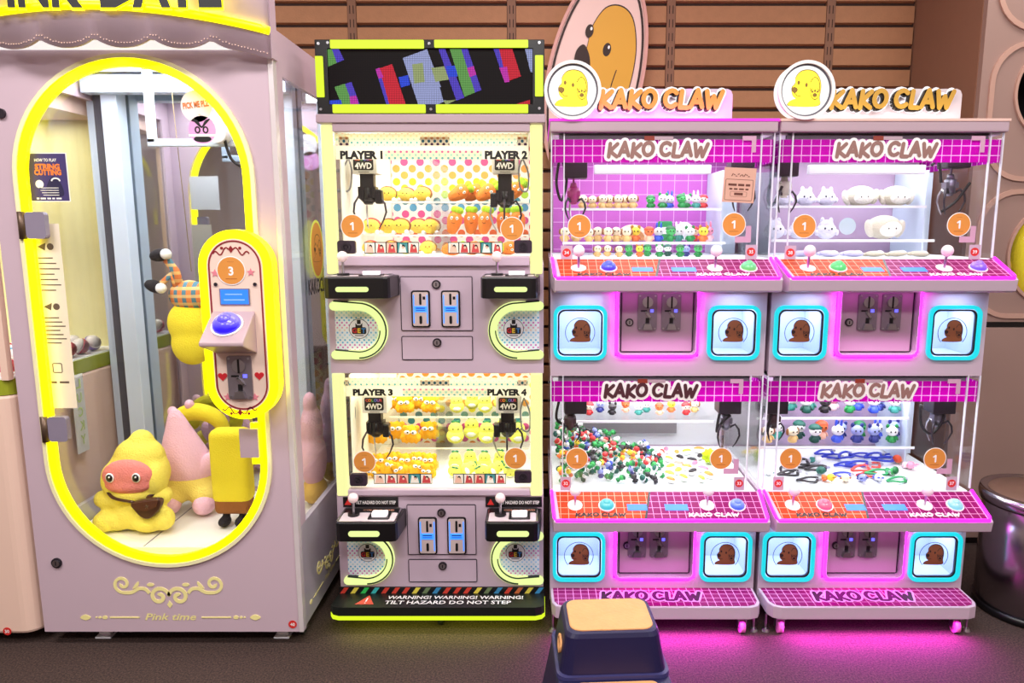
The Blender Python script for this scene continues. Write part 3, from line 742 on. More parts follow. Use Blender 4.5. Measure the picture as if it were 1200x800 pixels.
        # lettering on the console
        for (u0, u1, mt) in ((k(675, 604, 2.57)[0], k(735, 604, 2.57)[0], TXTK), (k(808, 604, 2.57)[0], k(868, 604, 2.57)[0], TXTW)):
            build('lettering', chunky(MB(), FS, 'KAKO CLAW', u0, u1, .022, .016, .0055, .0014, .0018, .04), mt, con)
        for (u0, u1) in ((k(735, 590, 2.62)[0], k(758, 590, 2.62)[0]), (k(779, 590, 2.62)[0], k(806, 590, 2.62)[0])): build('display', MB().poly(FS, rect(u0, u1, .052, .085), .0012, .0022), LCD, con)
        for xx in y((678, 838), (674, 829)): joystick(con, FS, k(xx, 590 if not up else 320, 2.62)[0], .080, cfg['ball'])
        for xx, mt in zip(y((713, 877), (711, 864)), cfg['buttons'][2 * dk:2 * dk + 2]): dome(con, FS, k(xx, 590 if not up else 320, 2.62)[0], .076, mt, .028)
        # window
        build('front_pane', MB().box(x0 + .004, x1 - .004, KY + .002, KY + .006, wz0, wz1), GLASS, R)
        for xa in (x0, x1 - .005): build('side_pane', MB().box(xa, xa + .005, KY + .006, KYB - .02, wz0, wz1), GLASS, R)
        for xa in (x0, x0 + .046, x1 - .05, x1 - .004): build('pane_edge', MB().box(xa, xa + .004, KY - .001, KY + .008, wz0, wz1), plain('acrylic_edge', (226, 226, 236), .25), R)
        if not up: build('header', MB().box(x0 + .03, x1 - .05, KY + .012, KY + .03, wz1 - .026, wz1), DGREY, R)
        rz1, rz0 = wz1 - .024 if up else wz1 - .022, wz1 - .105 if up else wz1 - .102
        rb = build('ribbon', MB().box(x0 + .006, x1 - .006, KY + .007, KY + .009, rz0, rz1), MAGGRID, R)
        for xa in (x0 + .006, x1 - .009): build('ribbon_side', MB().box(xa, xa + .003, KY + .01, KYB - .03, rz0, rz1), grid_mat('magenta_grid_side', (190, 14, 180), axes=(1, 2), backlit=True), R)
        t0, t1 = k(*y((713, 176), (709, 457)))[0], k(*y((832, 176), (819, 457)))[0]; tz = rz0 + .022
        build('ribbon_backing', chunky(MB(), F, 'KAKO CLAW', t0, t1, tz, .046, .034, -.0018, -.0010, .05), TXTW, rb)
        build('ribbon_lettering', chunky(MB(), F, 'KAKO CLAW', t0, t1, tz, .046, .0135, -.0008, .0008, .05), cfg['rl'][dk], rb)
        build('rating_plate', MB().mat(0).poly(F, rect((t0 + t1) / 2 - .055, (t0 + t1) / 2 - .018, wz1 - .028, wz1 - .012), 0, .001).mat(1).poly(F, rect((t0 + t1) / 2 - .018, (t0 + t1) / 2 + .05, wz1 - .026, wz1 - .014), 0, .001), [plain('rating_red', (140, 52, 36), .5), LAV2], R)
        # pink tape corners and number tabs, price stickers on the glass
        tx = k(886, 170)[0] if up else k(871, 450)[0]
        build('tape_corner', MB().poly(F, [(tx - .05, wz1 - .028), (tx - .016, wz1 - .028), (tx - .016, wz1 - .07), (tx, wz1 - .07), (tx, wz1 - .012), (tx - .05, wz1 - .012)], .0004, .001), TAPE, R)
        bz = k(*y((870, 284), (870, 555)))[1]
        build('tape_corner', MB().poly(F, [(tx - .062, bz), (tx - .004, bz), (tx - .004, bz + .06), (tx - .024, bz + .06), (tx - .024, bz + .022), (tx - .062, bz + .022)], .0004, .001), TAPE, R)
        for (px, py), n in zip(y(((664, 296), (880, 295)), ((663, 566), (866, 566))), cfg['num'][2 * dk:2 * dk + 2]): numtab(R, F, *k(px, py), n)
        for (px, py) in y(((679, 265), (860, 263)), ((676, 537), (845, 537))): price(R, F, *k(px, py), .041)
        # inside: back wall, gantry, shelves, chute, claws, LED bar
        build('inner_back', MB().box(x0 + .02, x1 - .02, KYB - .026, KYB - .022, wz0, wz1 - .004), cfg['back'][dk], R)
        gz = wz1 - .135
        build('gantry_rail', MB().box(x0 + .17, x1 - .19, KY + .16, KY + .185, gz, gz + .034), WHITE, R, bevel=.003)
        build('led_bar', MB().box(x0 + .06, x1 - .06, KY + .035, KY + .05, wz1 - .05, wz1 - .038), LEDW, R)
        build('inner_ceiling', MB().box(x0 + .006, x1 - .006, KY + .012, KYB - .022, wz1 - .008, wz1 - .002), WHITE, R)
        lt = area('case_light', ((x0 + x1) / 2, 2.98, wz1 - .035), (.66, .4), cfg['pw'][dk], (.97, .98, 1)); lt.parent = R; lt.location -= wl(R)
        l2 = area('chute_light', (x1 - .10, 2.86, wz1 - .012), (.12, .25), .7, (.93, .97, 1)); l2.parent = R; l2.location -= wl(R)  # added fill lamp, lifts the chute side of the case
        shx1 = x1 - .115
        for (sz, sy) in cfg['shelf'][dk]:
            sh = build('shelf', MB().box(x0 + .05, shx1, sy, KYB - .03, sz - .006, sz), ACRYL, R)
            build('shelf_edge', MB().box(x0 + .05, shx1, sy - .004, sy, sz - .008, sz + .002), WHITE, sh)
        if not (cfg['id'] == 'a' and not up): build('chute_wall', MB().box(shx1 + .004, shx1 + .012, KY + .30, KYB - .03, wz0, wz1 - .11).box(shx1 + .012, x1 - .012, KY + .44, KY + .446, wz0, wz1 - .11), ICE, R)
        build('front_lip', MB().box(x0 + .05, x1 - .10, KY + .03, KY + .034, wz0, wz0 + .045).box(x0 + .05, x1 - .10, KY + .028, KY + .036, wz0 + .045, wz0 + .05), ACRYL, R)
        for (px, py, col, arm, ww) in cfg['claw'][dk]:
            X, Z = k(px, py, 2.86); claw(R, (X, 2.86, Z), col, arm=arm, rail_z=wz1 - .02, wide=ww, tilt=15)
        for (px, py) in cfg['motor'][dk]:
            X, Z = k(px, py, 2.86); build('claw_motor', MB().box(X - .045, X + .045, 2.82, 2.9, Z - .03, Z + .03), DARKMET, R, bevel=.004)
        for pts in cfg['cable'][dk]: cable(R, [(k(px, py, 2.84)[0], 2.84, k(px, py, 2.84)[1]) for px, py in pts], .0055)
        # light bar below the console
        lb = area('console_glow', ((x0 + x1) / 2, KY - .03, zf - .056), (.40, .04), .15, (1, .12, .95)); lb.parent = R; lb.location -= wl(R)
        lb2 = area('recess_glow', ((ma + mb_) / 2, KY - .035, za + .03), (.30, .02), .06, (1, .1, .95), (math.radians(65), 0, 0)); lb2.parent = R; lb2.location -= wl(R)
        for xx in (x0 + .13, x1 - .13):
            lc = area('hatch_glow', (xx, KY - .05, zf - .056), (.12, .02), .4, (.5, .7, 1), (math.radians(-10), 0, 0)); lc.parent = R; lc.location -= wl(R)  # added lamp without a fitting, tints the hatch field bluish
    # step at the bottom
    stp = [(x0 + .002, KY + .01), (x0 + .006, KYF + .04), (x0 + .02, KYF + .012), (x0 + .05, KYF), (x1 - .05, KYF), (x1 - .02, KYF + .012), (x1 - .006, KYF + .04), (x1 - .002, KY + .01)]
    FT = Fr((0, 0, 0), (1, 0, 0), (0, 1, 0))
    sp = build('step', MB().poly(FT, stp, .078, .128), LAV, R, bevel=.003)
    cxm = (x0 + x1) / 2
    build('step_panel', MB().poly(FT, [(cxm + (a - cxm) * .975, KY - .002 + (b - KY) * .92) for a, b in stp], .128, .1295), MAGGRIDXY, sp)
    build('lettering_backing', chunky(MB(), Fr((0, KYF, .130), (1, 0, 0), (0, 1, 0)), 'KAKO CLAW', k(706, 700, 2.62)[0], k(824, 700, 2.62)[0], .05, .062, .030, 0, .0006, .04), plain('pale_pink_print', (246, 150, 240), .5), sp)
    build('lettering', chunky(MB(), Fr((0, KYF, .130), (1, 0, 0), (0, 1, 0)), 'KAKO CLAW', k(706, 700, 2.62)[0], k(824, 700, 2.62)[0], .05, .062, .0155, .0008, .0012, .04), plain('maroon_print', (52, 4, 40), .5), sp)
    ub = area('under_glow', (cxm, 2.575, .066), (.68, .03), 6.5, (1, .05, .95), (math.radians(-58), 0, 0)); ub.parent = R; ub.location -= wl(R)
    build('under_neon', MB().box(x0 + .08, x1 - .08, 2.585, 2.595, .068, .078), MAGN, R)
    for (cxx, cyy, ft) in ((x0 + .06, 2.60, -1), (x1 - .07, 2.60, 1), (x0 + .06, 3.2, 0), (x1 - .07, 3.2, 0)): caster(R, cxx, cyy, 0, plain('pink_wheel', (232, 130, 196), .5), ft)
    # sign on top
    FB = front(KY + .02)
    bx0, bx1 = k(660, 120)[0], k(860, 120)[0]; bz0, bz1 = 1.927, k(800, 104, KY + .02)[1]
    sg = build('sign_board', MB().poly(FB, [(bx0, bz0), (bx1, bz0), (bx1, bz1 - .02), (bx1 - .006, bz1 - .006), (bx1 - .02, bz1), (bx0, bz1)], -.03, 0), cfg['board'], R)
    u0, u1 = k(704, 118)[0], k(850, 118)[0]; vz = k(780, 127, KY + .02)[1]
    build('letter_halo', chunky(MB(), FB, 'KAKO CLAW', u0, u1, vz, .058, .034, .0006, .0012, .03), HALO, sg)
    build('letter_side', chunky(MB(), FB, 'KAKO CLAW', u0 - .005, u1 - .005, vz - .004, .058, .0185, .0014, .016, .03, solid=True), GOLDB, sg)
    build('letter_face', chunky(MB(), FB, 'KAKO CLAW', u0, u1, vz, .058, .0165, .016, .020, .03), GOLDL, sg)
    for gx in (.25, .75):
        sl_ = area('sign_glow', (bx0 + (bx1 - bx0) * gx, KY - .02, bz0 + .004), (.25, .02), 1.1 if cfg['id'] == 'a' else .2, cfg['sg'], (math.radians(150), 0, 0)); sl_.parent = R; sl_.location -= wl(R)
    lx, lz = k(671, 106, KY - .02); FL = front(KY - .02)
    lg = build('logo_disc', MB().poly(FL, ell(lx, lz, .099, n=56), -.045, 0), LOGOW, R)
    build('logo_rim', MB().ring(FL, ell(lx, lz, .101, n=56), ell(lx, lz, .090, n=56), 0, .012), TXTW, lg)
    build('logo_line', MB().ring(FL, ell(lx, lz, .090, n=56), ell(lx, lz, .084, n=56), 0, .003), plain('logo_grey_line', (96, 92, 104), .5), lg)
    build('logo_emblem', dog(MB(), FL, lx - .002, lz + .002, .082, .001, 0, 1, 2), [YDOG, ODOG, YDL], lg)
    return R
B = dict(purple=two_tone('dome_purple', (90, 40, 230), (120, 200, 255)), mint=two_tone('dome_mint', (120, 210, 110), (130, 255, 240)), green=two_tone('dome_green', (90, 220, 120), (160, 255, 190)),
         pinkblue=two_tone('dome_pink', (120, 80, 255), (255, 190, 240)), aqua=two_tone('dome_aqua', (20, 200, 210), (190, 250, 255)), blue=two_tone('dome_blue', (30, 90, 230), (230, 245, 255)),
         rose=two_tone('dome_rose', (240, 90, 140), (255, 200, 215)), ivory=two_tone('dome_ivory', (120, 220, 235), (255, 245, 245)))
PINKHUB = plain('claw_magenta', (170, 40, 120), .4); BRHUB = plain('claw_brown', (60, 36, 40), .4); CREAMHUB = plain('claw_cream', (210, 206, 190), .4); STHUB = plain('claw_steel', (120, 118, 130), .35, .6)
PGB = grid_mat('violet_grid_back', (190, 96, 190), (236, 190, 236), .06, .04); IB = plain('back_ice', (222, 230, 240), .4, var=.03, scale=3)
GB = plain('back_grey', (186, 186, 190), .4, var=.05, scale=3); MB_BACK = plain('back_mauve', (176, 150, 180), .4, var=.05, scale=3)
KA = kako(0, 'pink-lit double-deck claw machine standing beside the four-player cabinet', dict(id='a', lid=glow('lid_magenta', (250, 60, 236), .9, (120, 20, 110)), board=plain('sign_white', (214, 190, 208), .4, var=.01), sg=(1, .1, .95), ball=TXTW,
    buttons=[B['purple'], B['mint'], B['aqua'], B['blue']], rl=[TAUPEL, DKLET], num=['34', '35', '32', '33'], back=[PGB, GB], pw=[4.2, 6.0],
    shelf=[[(1.622, 2.98), (1.488, 2.9)], [(.738, 2.98)]],
    claw=[[(672, 236, PINKHUB, .05, 1), (867, 222, STHUB, .06, 1)], [(668, 500, BRHUB, .045, 1), (850, 500, STHUB, .06, 1)]],
    motor=[[(674, 200), (868, 188)], [(674, 474), (853, 474)]],
    cable=[[[(655, 190), (652, 215), (658, 235), (664, 212), (660, 190)]], [[(846, 474), (842, 490), (840, 506), (845, 496), (856, 486)], [(655, 470), (652, 490), (662, 498)]]]))
DXK = .8265
KB = kako(DXK, 'pink-lit double-deck claw machine standing next to the steel bin', dict(id='b', lid=plain('lid_peach', (236, 196, 184), .4), board=plain('sign_white2', (216, 202, 206), .4, var=.01), sg=(1, .9, .9), ball=plain('ball_pinkish', (252, 228, 236), .25),
    buttons=[B['green'], B['pinkblue'], B['rose'], B['ivory']], rl=[TAUPEL, TAUPEL], num=['38', '39', '30', '37'], back=[MB_BACK, MB_BACK], pw=[4.2, 5.6],
    shelf=[[(1.632, 2.98), (1.498, 2.9)], [(.752, 2.98), (.642, 2.92)]],
    claw=[[(668, 228, CREAMHUB, .05, 1), (862, 226, STHUB, .06, 1)], [(668, 498, BRHUB, .045, 1), (860, 496, STHUB, .06, 1)]],
    motor=[[(667, 198), (866, 188)], [(668, 474), (862, 474)]],
    cable=[[[(652, 200), (648, 232), (654, 240), (664, 218)], [(838, 194), (846, 188), (850, 214)], [(852, 248), (868, 236), (884, 214)]], [[(655, 476), (650, 500), (656, 508), (664, 484)], [(838, 474), (840, 498), (852, 508), (864, 494), (866, 476)]]]))
# notice sheet on the first machine's upper glass
nf0 = P(866, 217, KY); NF = Fr((nf0[0], KY - .002, nf0[1]), (1, 0, -.05), (.05, 0, 1))
nt_ = tag(build('notice_sheet', MB().poly(NF, rect(-.058, .058, -.062, .062), 0, .001), plain('notice_paper', (218, 170, 150), .6, var=.05, scale=40)), 'salmon paper notice taped to the upper glass of a pink-lit machine', 'notice')
mb = MB(); outline(mb, NF, -.05, .05, -.054, .02, .0016, .001, .0014); 
for k in range(9):
    uu_ = -.03 + .0075 * k; flat_stroke(mb, NF, [(uu_, .032 + .006 * (k % 2)), (uu_ + .004, .040 - .004 * (k % 3))], .0028, .0012)
word_bars(mb, NF, 0, -.003, .080, .008, [3, 2.2, 1.6]); word_bars(mb, NF, 0, -.017, .070, .006, [1, 1.2, 1.6, 1]); word_bars(mb, NF, 0, -.036, .032, .009, [1]); outline(mb, NF, -.03, .03, -.041, -.023, .001, .001, .0014)
build('print', mb, plain('notice_brown', (104, 58, 44), .6), nt_)
# ------------------------------------------------------------------ the four-player cabinet with the LED screen
MX0, MX1, MY, MYB = -.790, .016, 2.70, 3.34
FM = front(MY); m_ = lambda x, y, Y=MY: P(x, y, Y)
R = thing('claw_machine', 'four-player claw cabinet with LED screen on top and black consoles', 'claw machine', ((MX0 + MX1) / 2, (MY + MYB) / 2, 0)); PM = R
# LED screen on top
lx0, lz1 = P(368, 46, 2.68); lx1, lz0 = P(638, 134, 2.68); FL = front(2.68)
sx0_, sz1_ = P(383, 57, 2.68); sx1_, sz0_ = P(624, 122, 2.68)
ls = build('screen_frame', MB().ring(FL, rect(lx0, lx1, lz0, lz1), rect(sx0_, sx1_, sz0_, sz1_), -.16, 0), BLACK, R, bevel=.003)
build('screen_back', MB().box(lx0 + .004, lx1 - .004, 2.70, 2.83, lz0 + .002, lz1 - .002), BLACK, R)
for (a, b, c, d) in ((387, 497, 47, 57), (509, 619, 47, 56), (390, 499, 122.5, 132.5), (511, 619, 122.5, 132.5), (369.5, 380.5, 66, 114), (627, 636.5, 65, 113)):
    u0, v1 = P(a, c, 2.68); u1, v0 = P(b, d, 2.68); build('light_bar', MB().poly(FL, rrect(u0, u1, v0, v1, .003), 0, .006), LIME, ls)
for (x, y) in ((373, 51), (384, 50), (503, 51), (632, 50), (376, 128), (505, 128), (632, 127)):
    build('screw', MB().poly(FL, ell(*P(x, y, 2.68), .005, n=10), 0, .003), CHROME, ls)
def led_mat(name, rgb, es):
    m, nt, out = new_mat(name); _, xyz = coords(nt); ms = []
    for a, p in ((0, .0062), (2, .0062)):
        ms.append(mth(nt, 'GREATER_THAN', mth(nt, 'FRACT', mth(nt, 'ADD', mth(nt, 'DIVIDE', xyz[a], p), 50.0)), .22))
    col = mixc(nt, mth(nt, 'MULTIPLY', *ms), tuple(x * .25 for x in hexc(*rgb)), hexc(*rgb)); b = pbsdf(nt, out, (.004, .004, .004), .6, 0, col, es); b.inputs['Specular IOR Level'].default_value = .1; return m
def clip(poly, x0, x1, z0, z1):
    for ax, lim, sg in ((0, x0, 1), (0, x1, -1), (1, z0, 1), (1, z1, -1)):
        out = []
        for i in range(len(poly)):
            p, q = poly[i], poly[(i + 1) % len(poly)]; dp, dq = (p[ax] - lim) * sg, (q[ax] - lim) * sg
            if dp >= 0: out.append(p)
            if (dp >= 0) != (dq >= 0): t = dp / (dp - dq); out.append((p[0] + (q[0] - p[0]) * t, p[1] + (q[1] - p[1]) * t))
        poly = out
        if not poly: break
    return poly
SC = dict(bk=led_mat('led_black', (26, 14, 18), .7), g=led_mat('led_green', (112, 176, 92), .95), v=led_mat('led_violet', (96, 76, 216), .95), r=led_mat('led_red', (226, 44, 64), 1.0), w=led_mat('led_pale', (168, 176, 226), 1.0), b=led_mat('led_blue', (54, 84, 240), 1.0), mg=led_mat('led_magenta', (214, 60, 190), 1.0), y=led_mat('led_olive', (176, 190, 130), .9))
keys = list(SC); mb = MB().mat(0).poly(FL, rect(sx0_, sx1_, sz0_, sz1_), -.012, -.008)
LP = lambda pts: clip([P(350 + x / 4, 30 + y / 4, 2.68) for x, y in pts], sx0_, sx1_, sz0_, sz1_)
for i, (k_, pts) in enumerate((('g', [(120, 100), (150, 100), (176, 172), (132, 192)]), ('v', [(150, 100), (182, 100), (210, 158), (176, 172)]), ('v', [(205, 274), (245, 262), (285, 372), (240, 372)]), ('g', [(165, 286), (214, 270), (252, 372), (200, 372)]), ('b', [(140, 348), (196, 346), (202, 372), (140, 372)]), ('mg', [(236, 330), (268, 326), (280, 372), (240, 372)]),
        ('v', [(358, 202), (392, 194), (450, 372), (410, 372)]), ('r', [(376, 198), (436, 178), (502, 372), (424, 372)]), ('mg', [(358, 202), (376, 196), (396, 240), (372, 246)]), ('w', [(486, 150), (600, 108), (690, 350), (640, 372), (560, 372)]), ('b', [(466, 240), (512, 230), (520, 276), (478, 288)]), ('y', [(530, 180), (580, 172), (590, 262), (540, 270)]), ('y', [(620, 196), (690, 188), (706, 250), (640, 262)]),
        ('v', [(652, 104), (684, 104), (776, 336), (738, 350)]), ('b', [(690, 188), (738, 184), (744, 236), (700, 240)]), ('g', [(706, 104), (760, 104), (826, 312), (776, 332)]), ('v', [(760, 104), (790, 104), (856, 300), (826, 312)]), ('mg', [(788, 196), (820, 188), (832, 228), (800, 240)]), ('bk', [(610, 112), (654, 108), (680, 180), (640, 188)]), ('bk', [(660, 286), (706, 286), (722, 344), (676, 348)]), ('y', [(676, 350), (740, 346), (690, 370)]),
        ('v', [(912, 104), (946, 104), (986, 260), (966, 266)]), ('r', [(938, 104), (1000, 104), (1042, 236), (976, 260)]), ('mg', [(940, 196), (976, 190), (988, 262), (966, 266)]), ('w', [(1060, 104), (1100, 104), (1100, 220), (1086, 214)]), ('r', [(1020, 366), (1084, 346), (1084, 372), (1020, 372)]))):
    q = LP(pts)
    if len(q) > 2: mb.mat(keys.index(k_)).poly(FL, q, -.0078 + .00008 * i)
build('screen', mb, [SC[k] for k in keys], ls)
# carcass
build('header', MB().box(MX0 - .006, MX1 + .006, MY - .03, MYB, P(500, 145, MY)[1], P(500, 135, MY)[1]), LAV2, R, bevel=.003)
build('header_lip', MB().box(MX0 + .05, MX1 - .05, MY - .022, MY + .01, P(500, 155, MY)[1], P(500, 145, MY)[1]), LAV2, R, bevel=.002)
build('back_panel', MB().box(MX0, MX1, MYB - .02, MYB, .10, 1.93), LAV, R)
build('base_board', MB().box(MX0, MX1, MY, MYB - .02, .085, .10), LAV, R)
HALF = dots_mat('halftone_print', (250, 250, 232), [(255, 240, 200), (246, 190, 140), (226, 120, 170), (226, 120, 190), (110, 200, 206), (206, 238, 226)], .0215, .0112, .0036, backlit=True)
HALFS = dots_mat('halftone_small', (252, 252, 236), [(236, 130, 190), (120, 206, 214), (190, 236, 226)], .0215, .0112, .0042, backlit=True)
HALFD = dots_mat('halftone_dark', (236, 226, 206), [(226, 170, 120), (190, 60, 100), (176, 50, 110), (90, 60, 90), (40, 110, 130)], .0215, .0112, .0052, backlit=True)
HALFA = dots_mat('halftone_arch', (236, 246, 250), [(170, 220, 250), (120, 190, 236), (236, 214, 200), (230, 170, 190), (214, 120, 190), (206, 110, 190), (100, 190, 230), (80, 176, 220), (190, 226, 236)], .018, .0094, .0036)
PK, OR_, OD, YL, BL, RD, TL, OR2 = (226, 84, 150), (246, 172, 74), (232, 130, 50), (248, 236, 20), (86, 158, 196), (226, 78, 76), (60, 140, 150), (236, 106, 50)
POLKA = dots_mat('polka_upper', (250, 246, 238), [OR2, RD, PK, PK, BL, TL, (170, 214, 60), YL, YL, OR_, OR_, PK], .0715, .0284, .0168, shift=6)
POLKB = dots_mat('polka_lower', (252, 246, 226), [YL, YL, OD, OD, PK, PK, PK, TL, TL, YL, OR_, OR_], .0715, .0284, .0168)
_m, _nt, _out = new_mat('backlit_white_print'); lit_print(_nt, _out, hexc(252, 250, 236)); WARMP = _m
WARMW = plain('warm_white_case', (252, 250, 238), .5, var=.01)
SKIN = plain('comic_skin', (240, 196, 170), .6); TEALP = plain('comic_teal', (70, 150, 150), .6); REDP = plain('comic_red', (206, 70, 70), .6)
def word(parent, name, s, x0, x1, ybase, h, mat, Y=MY, w=.002, bold=.02):
    a, z = P(x0, ybase, Y); b = P(x1, ybase, Y)[0]
    return build(name, text_mb(MB(), front(Y), s, (a + b) / 2, z, h, w, bold=bold, width=b - a), mat, parent)
for dk in (0, 1):
    up = dk == 0; y = (lambda a, b: a if up else b)
    zt = P(500, y(156, 443), MY)[1]; zb = P(500, y(300, 572), MY)[1]; zs = P(500, y(310, 578), MY)[1]
    pz0 = P(500, y(437, 690), MY)[1]
    # lit corner posts
    for (xa, xb) in ((MX0 + .002, MX0 + .045), (MX1 - .05, MX1 - .004)):
        build('lit_post', MB().box(xa, xb, MY - .006, MY + .03, y(zs - .035, zs - .01), y(P(500, 146, MY)[1], pz0 + .0 if False else P(500, 437, MY)[1])), PALEY, R, bevel=.006)
    for xa in (MX0 + .004, MX1 - .010): build('side_pane', MB().box(xa, xa + .006, MY + .03, MYB - .02, zb, zt + .03), GLASS, R)
    # lower control section
    for xa in (MX0, MX1 - .012): build('side_panel', MB().box(xa, xa + .012, MY + .013, MYB - .02, pz0, zs), LAV, R)
    build('front_panel', MB().box(MX0, MX1, MY, MY + .012, pz0, zs), LAV, R)
    build('sill', MB().box(MX0 + .048, MX1 - .052, MY - .016, MY + .02, zs - .004, zb), LAV, R, bevel=.004)
    build('deck', MB().box(MX0 + .012, MX1 - .012, MY + .02, MYB - .02, zb - .02, zb - .002), WARMW, R)
    # window and its print
    build('front_pane', MB().box(MX0 + .046, MX1 - .052, MY + .004, MY + .008, zb, zt), GLASS, R)
    bz0, bz1 = P(500, y(170, 452), MY)[1], zt
    build('halftone_band', MB().poly(FM, rect(MX0 + .05, MX1 - .056, bz0, bz1), -.010, -.009), HALF, R)
    for (xa, xb) in ((396, 408), (492, 526), (606, 618)): build('halftone_patch', MB().poly(FM, rect(P(xa, y(160, 446), MY)[0], P(xb, y(160, 446), MY)[0], P(500, y(170, 452), MY)[1], P(500, y(160, 446), MY)[1]), -.0088, -.0084), HALFD, R)
    build('name_band', MB().poly(FM, rect(MX0 + .05, MX1 - .056, P(500, y(186.5, 465), MY)[1], bz0), -.010, -.009), WARMP, R)
    build('halftone_strip', MB().poly(FM, rect(P(y(450, 463), 180, MY)[0], P(y(565, 570), 180, MY)[0], P(500, y(186.5, 464), MY)[1], P(500, y(176, 456), MY)[1]), -.0088, -.0084), HALFS, R)
    word(R, 'player_name', y('PLAYER 1', 'PLAYER 3'), y(398, 413), y(448, 460), y(185.5, 463.5), y(.026, .023), TXTK, w=-.008, bold=.06)
    word(R, 'player_name', y('PLAYER 2', 'PLAYER 4'), y(568, 571), y(618, 617), y(185.5, 463.5), y(.026, .023), TXTK, w=-.008, bold=.06)
    # inside
    build('polka_back', MB().box(MX0 + .015, MX1 - .015, MYB - .03, MYB - .026, zb - .02, zt + .02), y(POLKA, POLKB), R)
    build('inner_side', MB().box(MX0 + .05, MX0 + .054, MY + .06, MYB - .03, zb, zt).box(MX0 + .054, MX0 + .13, MYB - .06, MYB - .03, zb, zt), WARMW, R)
    build('inner_ceiling', MB().box(MX0 + .012, MX1 - .012, MY + .012, MYB - .02, zt + .016, zt + .022), WARMW, R)
    build('divider', MB().box(P(515, 250, 3.0)[0], P(515, 250, 3.0)[0] + .003, MY + .06, MYB - .03, zb, zt - .08), ACRYL, R)
    lt = area('case_light', ((MX0 + MX1) / 2, MY + .28, zt + .012), (.68, .42), y(4.4, 4.2), y((1, .98, .94), (1, .98, .78))); lt.parent = R; lt.location -= wl(R)
    build('led_bar', MB().box(MX0 + .06, MX1 - .06, MY + .03, MY + .045, zt - .022, zt - .012), glow('warm_led', (255, 252, 232), 3.0), R)
    for (sz, sy) in y(((1.652, 3.05), (1.517, 2.98)), ((.738, 3.05), (.620, 2.98))):
        sh = build('shelf', MB().box(MX0 + .14, MX1 - .06, sy, MYB - .03, sz - .005, sz), ACRYL, R); build('shelf_edge', MB().box(MX0 + .14, MX1 - .06, sy - .003, sy, sz - .006, sz + .001), WARMW, sh)
    # carriages with their signs and claws, looping cables
    for side, (px, py, cx_, cy_) in enumerate(y(((427.5, 193, 432, 236), (592, 193, 592, 240)), ((440, 473, 441, 508), (596, 473, 595, 508)))):
        X, Z = P(px, py, 2.84); X2, Z2 = P(cx_, cy_, 2.86); FCg = front(2.82)
        cr = build('carriage', MB().box(X - .05, X + .05, 2.82, 2.92, Z - .034, Z + .05), plain('carriage_white', (226, 222, 216), .45), R, bevel=.003)
        mb = MB().mat(0).poly(FCg, rrect(X - .039, X + .037, Z - .022, Z + .030, .006), .0005, .001); mb.mat(1); text_mb(mb, FCg, '4WD', X - .001, Z - .016, .022, .0015, bold=.03, width=.064)
        for i, ch in enumerate('COLOUR'):
            mb.mat(2 + i % 5); text_mb(mb, FCg, ch, X - .029 + .0113 * i, Z + .014, .011, .0015, bold=.03)
        mb.mat(0).poly(FCg, rect(X - .02, X + .02, Z - .029, Z - .027), .0005, .001)
        build('carriage_sign', mb, [TXTK, TXTW, REDP, plain('sign_orange', (240, 140, 40), .5), plain('sign_green', (90, 170, 90), .5), plain('sign_blue', (90, 120, 220), .5), plain('sign_violet', (170, 90, 190), .5)], cr)
        cl = claw(R, (X2, 2.86, Z2), BLACK, arm=.075, body=(.030, .05), rail_z=Z - .02, tilt=20 + 40 * side)
        mb = MB().box(X2 - .034, X2 + .034, 2.835, 2.885, Z2 + .012, Z2 + .055).box(X2 - .026, X2 + .026, 2.84, 2.88, Z2 + .055, Z - .034)
        for i in range(5): mb.box(X2 - .032 + .0145 * i, X2 - .026 + .0145 * i, 2.828, 2.836, Z2 + .014, Z2 + .053)
        build('claw_housing', mb, plain('claw_black', (20, 17, 18), .35), cl)
        build('claw_guard', MB().box(X2 + (.03 if side == 0 else -.056), X2 + (.056 if side == 0 else -.03), 2.835, 2.88, Z2 - .01, Z2 + .045), BLACK, cl, bevel=.006)
        sgn = -1 if side == 0 else 1; px2 = y((404, 616), (408, 618))[side]
        yy = y(185, 466)
        cable(R, [(P(px2 + 4 * -sgn, yy, 2.82)[0], 2.82, P(px2, yy, 2.82)[1]), (P(px2 + sgn * 3, yy + 18, 2.82)[0], 2.82, P(px2, yy + 18, 2.82)[1]), (P(px2 + sgn * 2, yy + 38, 2.82)[0], 2.82, P(px2, yy + 38, 2.82)[1]), (P(px2 - sgn * 6, yy + 36, 2.82)[0], 2.82, P(px2, yy + 36, 2.82)[1]), (P(px2 - sgn * 8, yy + 15, 2.82)[0], 2.82, P(px2, yy + 15, 2.82)[1]), (P(px2 - sgn * 4, yy, 2.82)[0], 2.82, P(px2, yy, 2.82)[1])], .0032, plain('grey_cable', (120, 118, 120), .5))
    # stickers on the glass
    FG = front(MY + .003)
    for (px, py) in y(((413, 265), (600, 268)), ((427, 541), (604, 537))): price(R, FG, *P(px, py, MY), .041)
    for (px, py, s_) in y(((407, 289.5, -1), (613, 289, 1)), ((421, 561, -1), (613, 557.5, 1))):
        X, Z = P(px, py, MY); lk = build('door_lock_box', MB().poly(FG, rrect(X - .033, X + .033, Z - .024, Z + .024, .009), 0, .018), plain('lock_plum', (50, 34, 50), .5), R)
        build('lock_ring', MB().ring(FG, ell(X, Z, .017, n=20), ell(X, Z, .010, n=20), .018, .023).poly(FG, ell(X, Z, .006, n=12), .018, .024), DARKMET, lk)
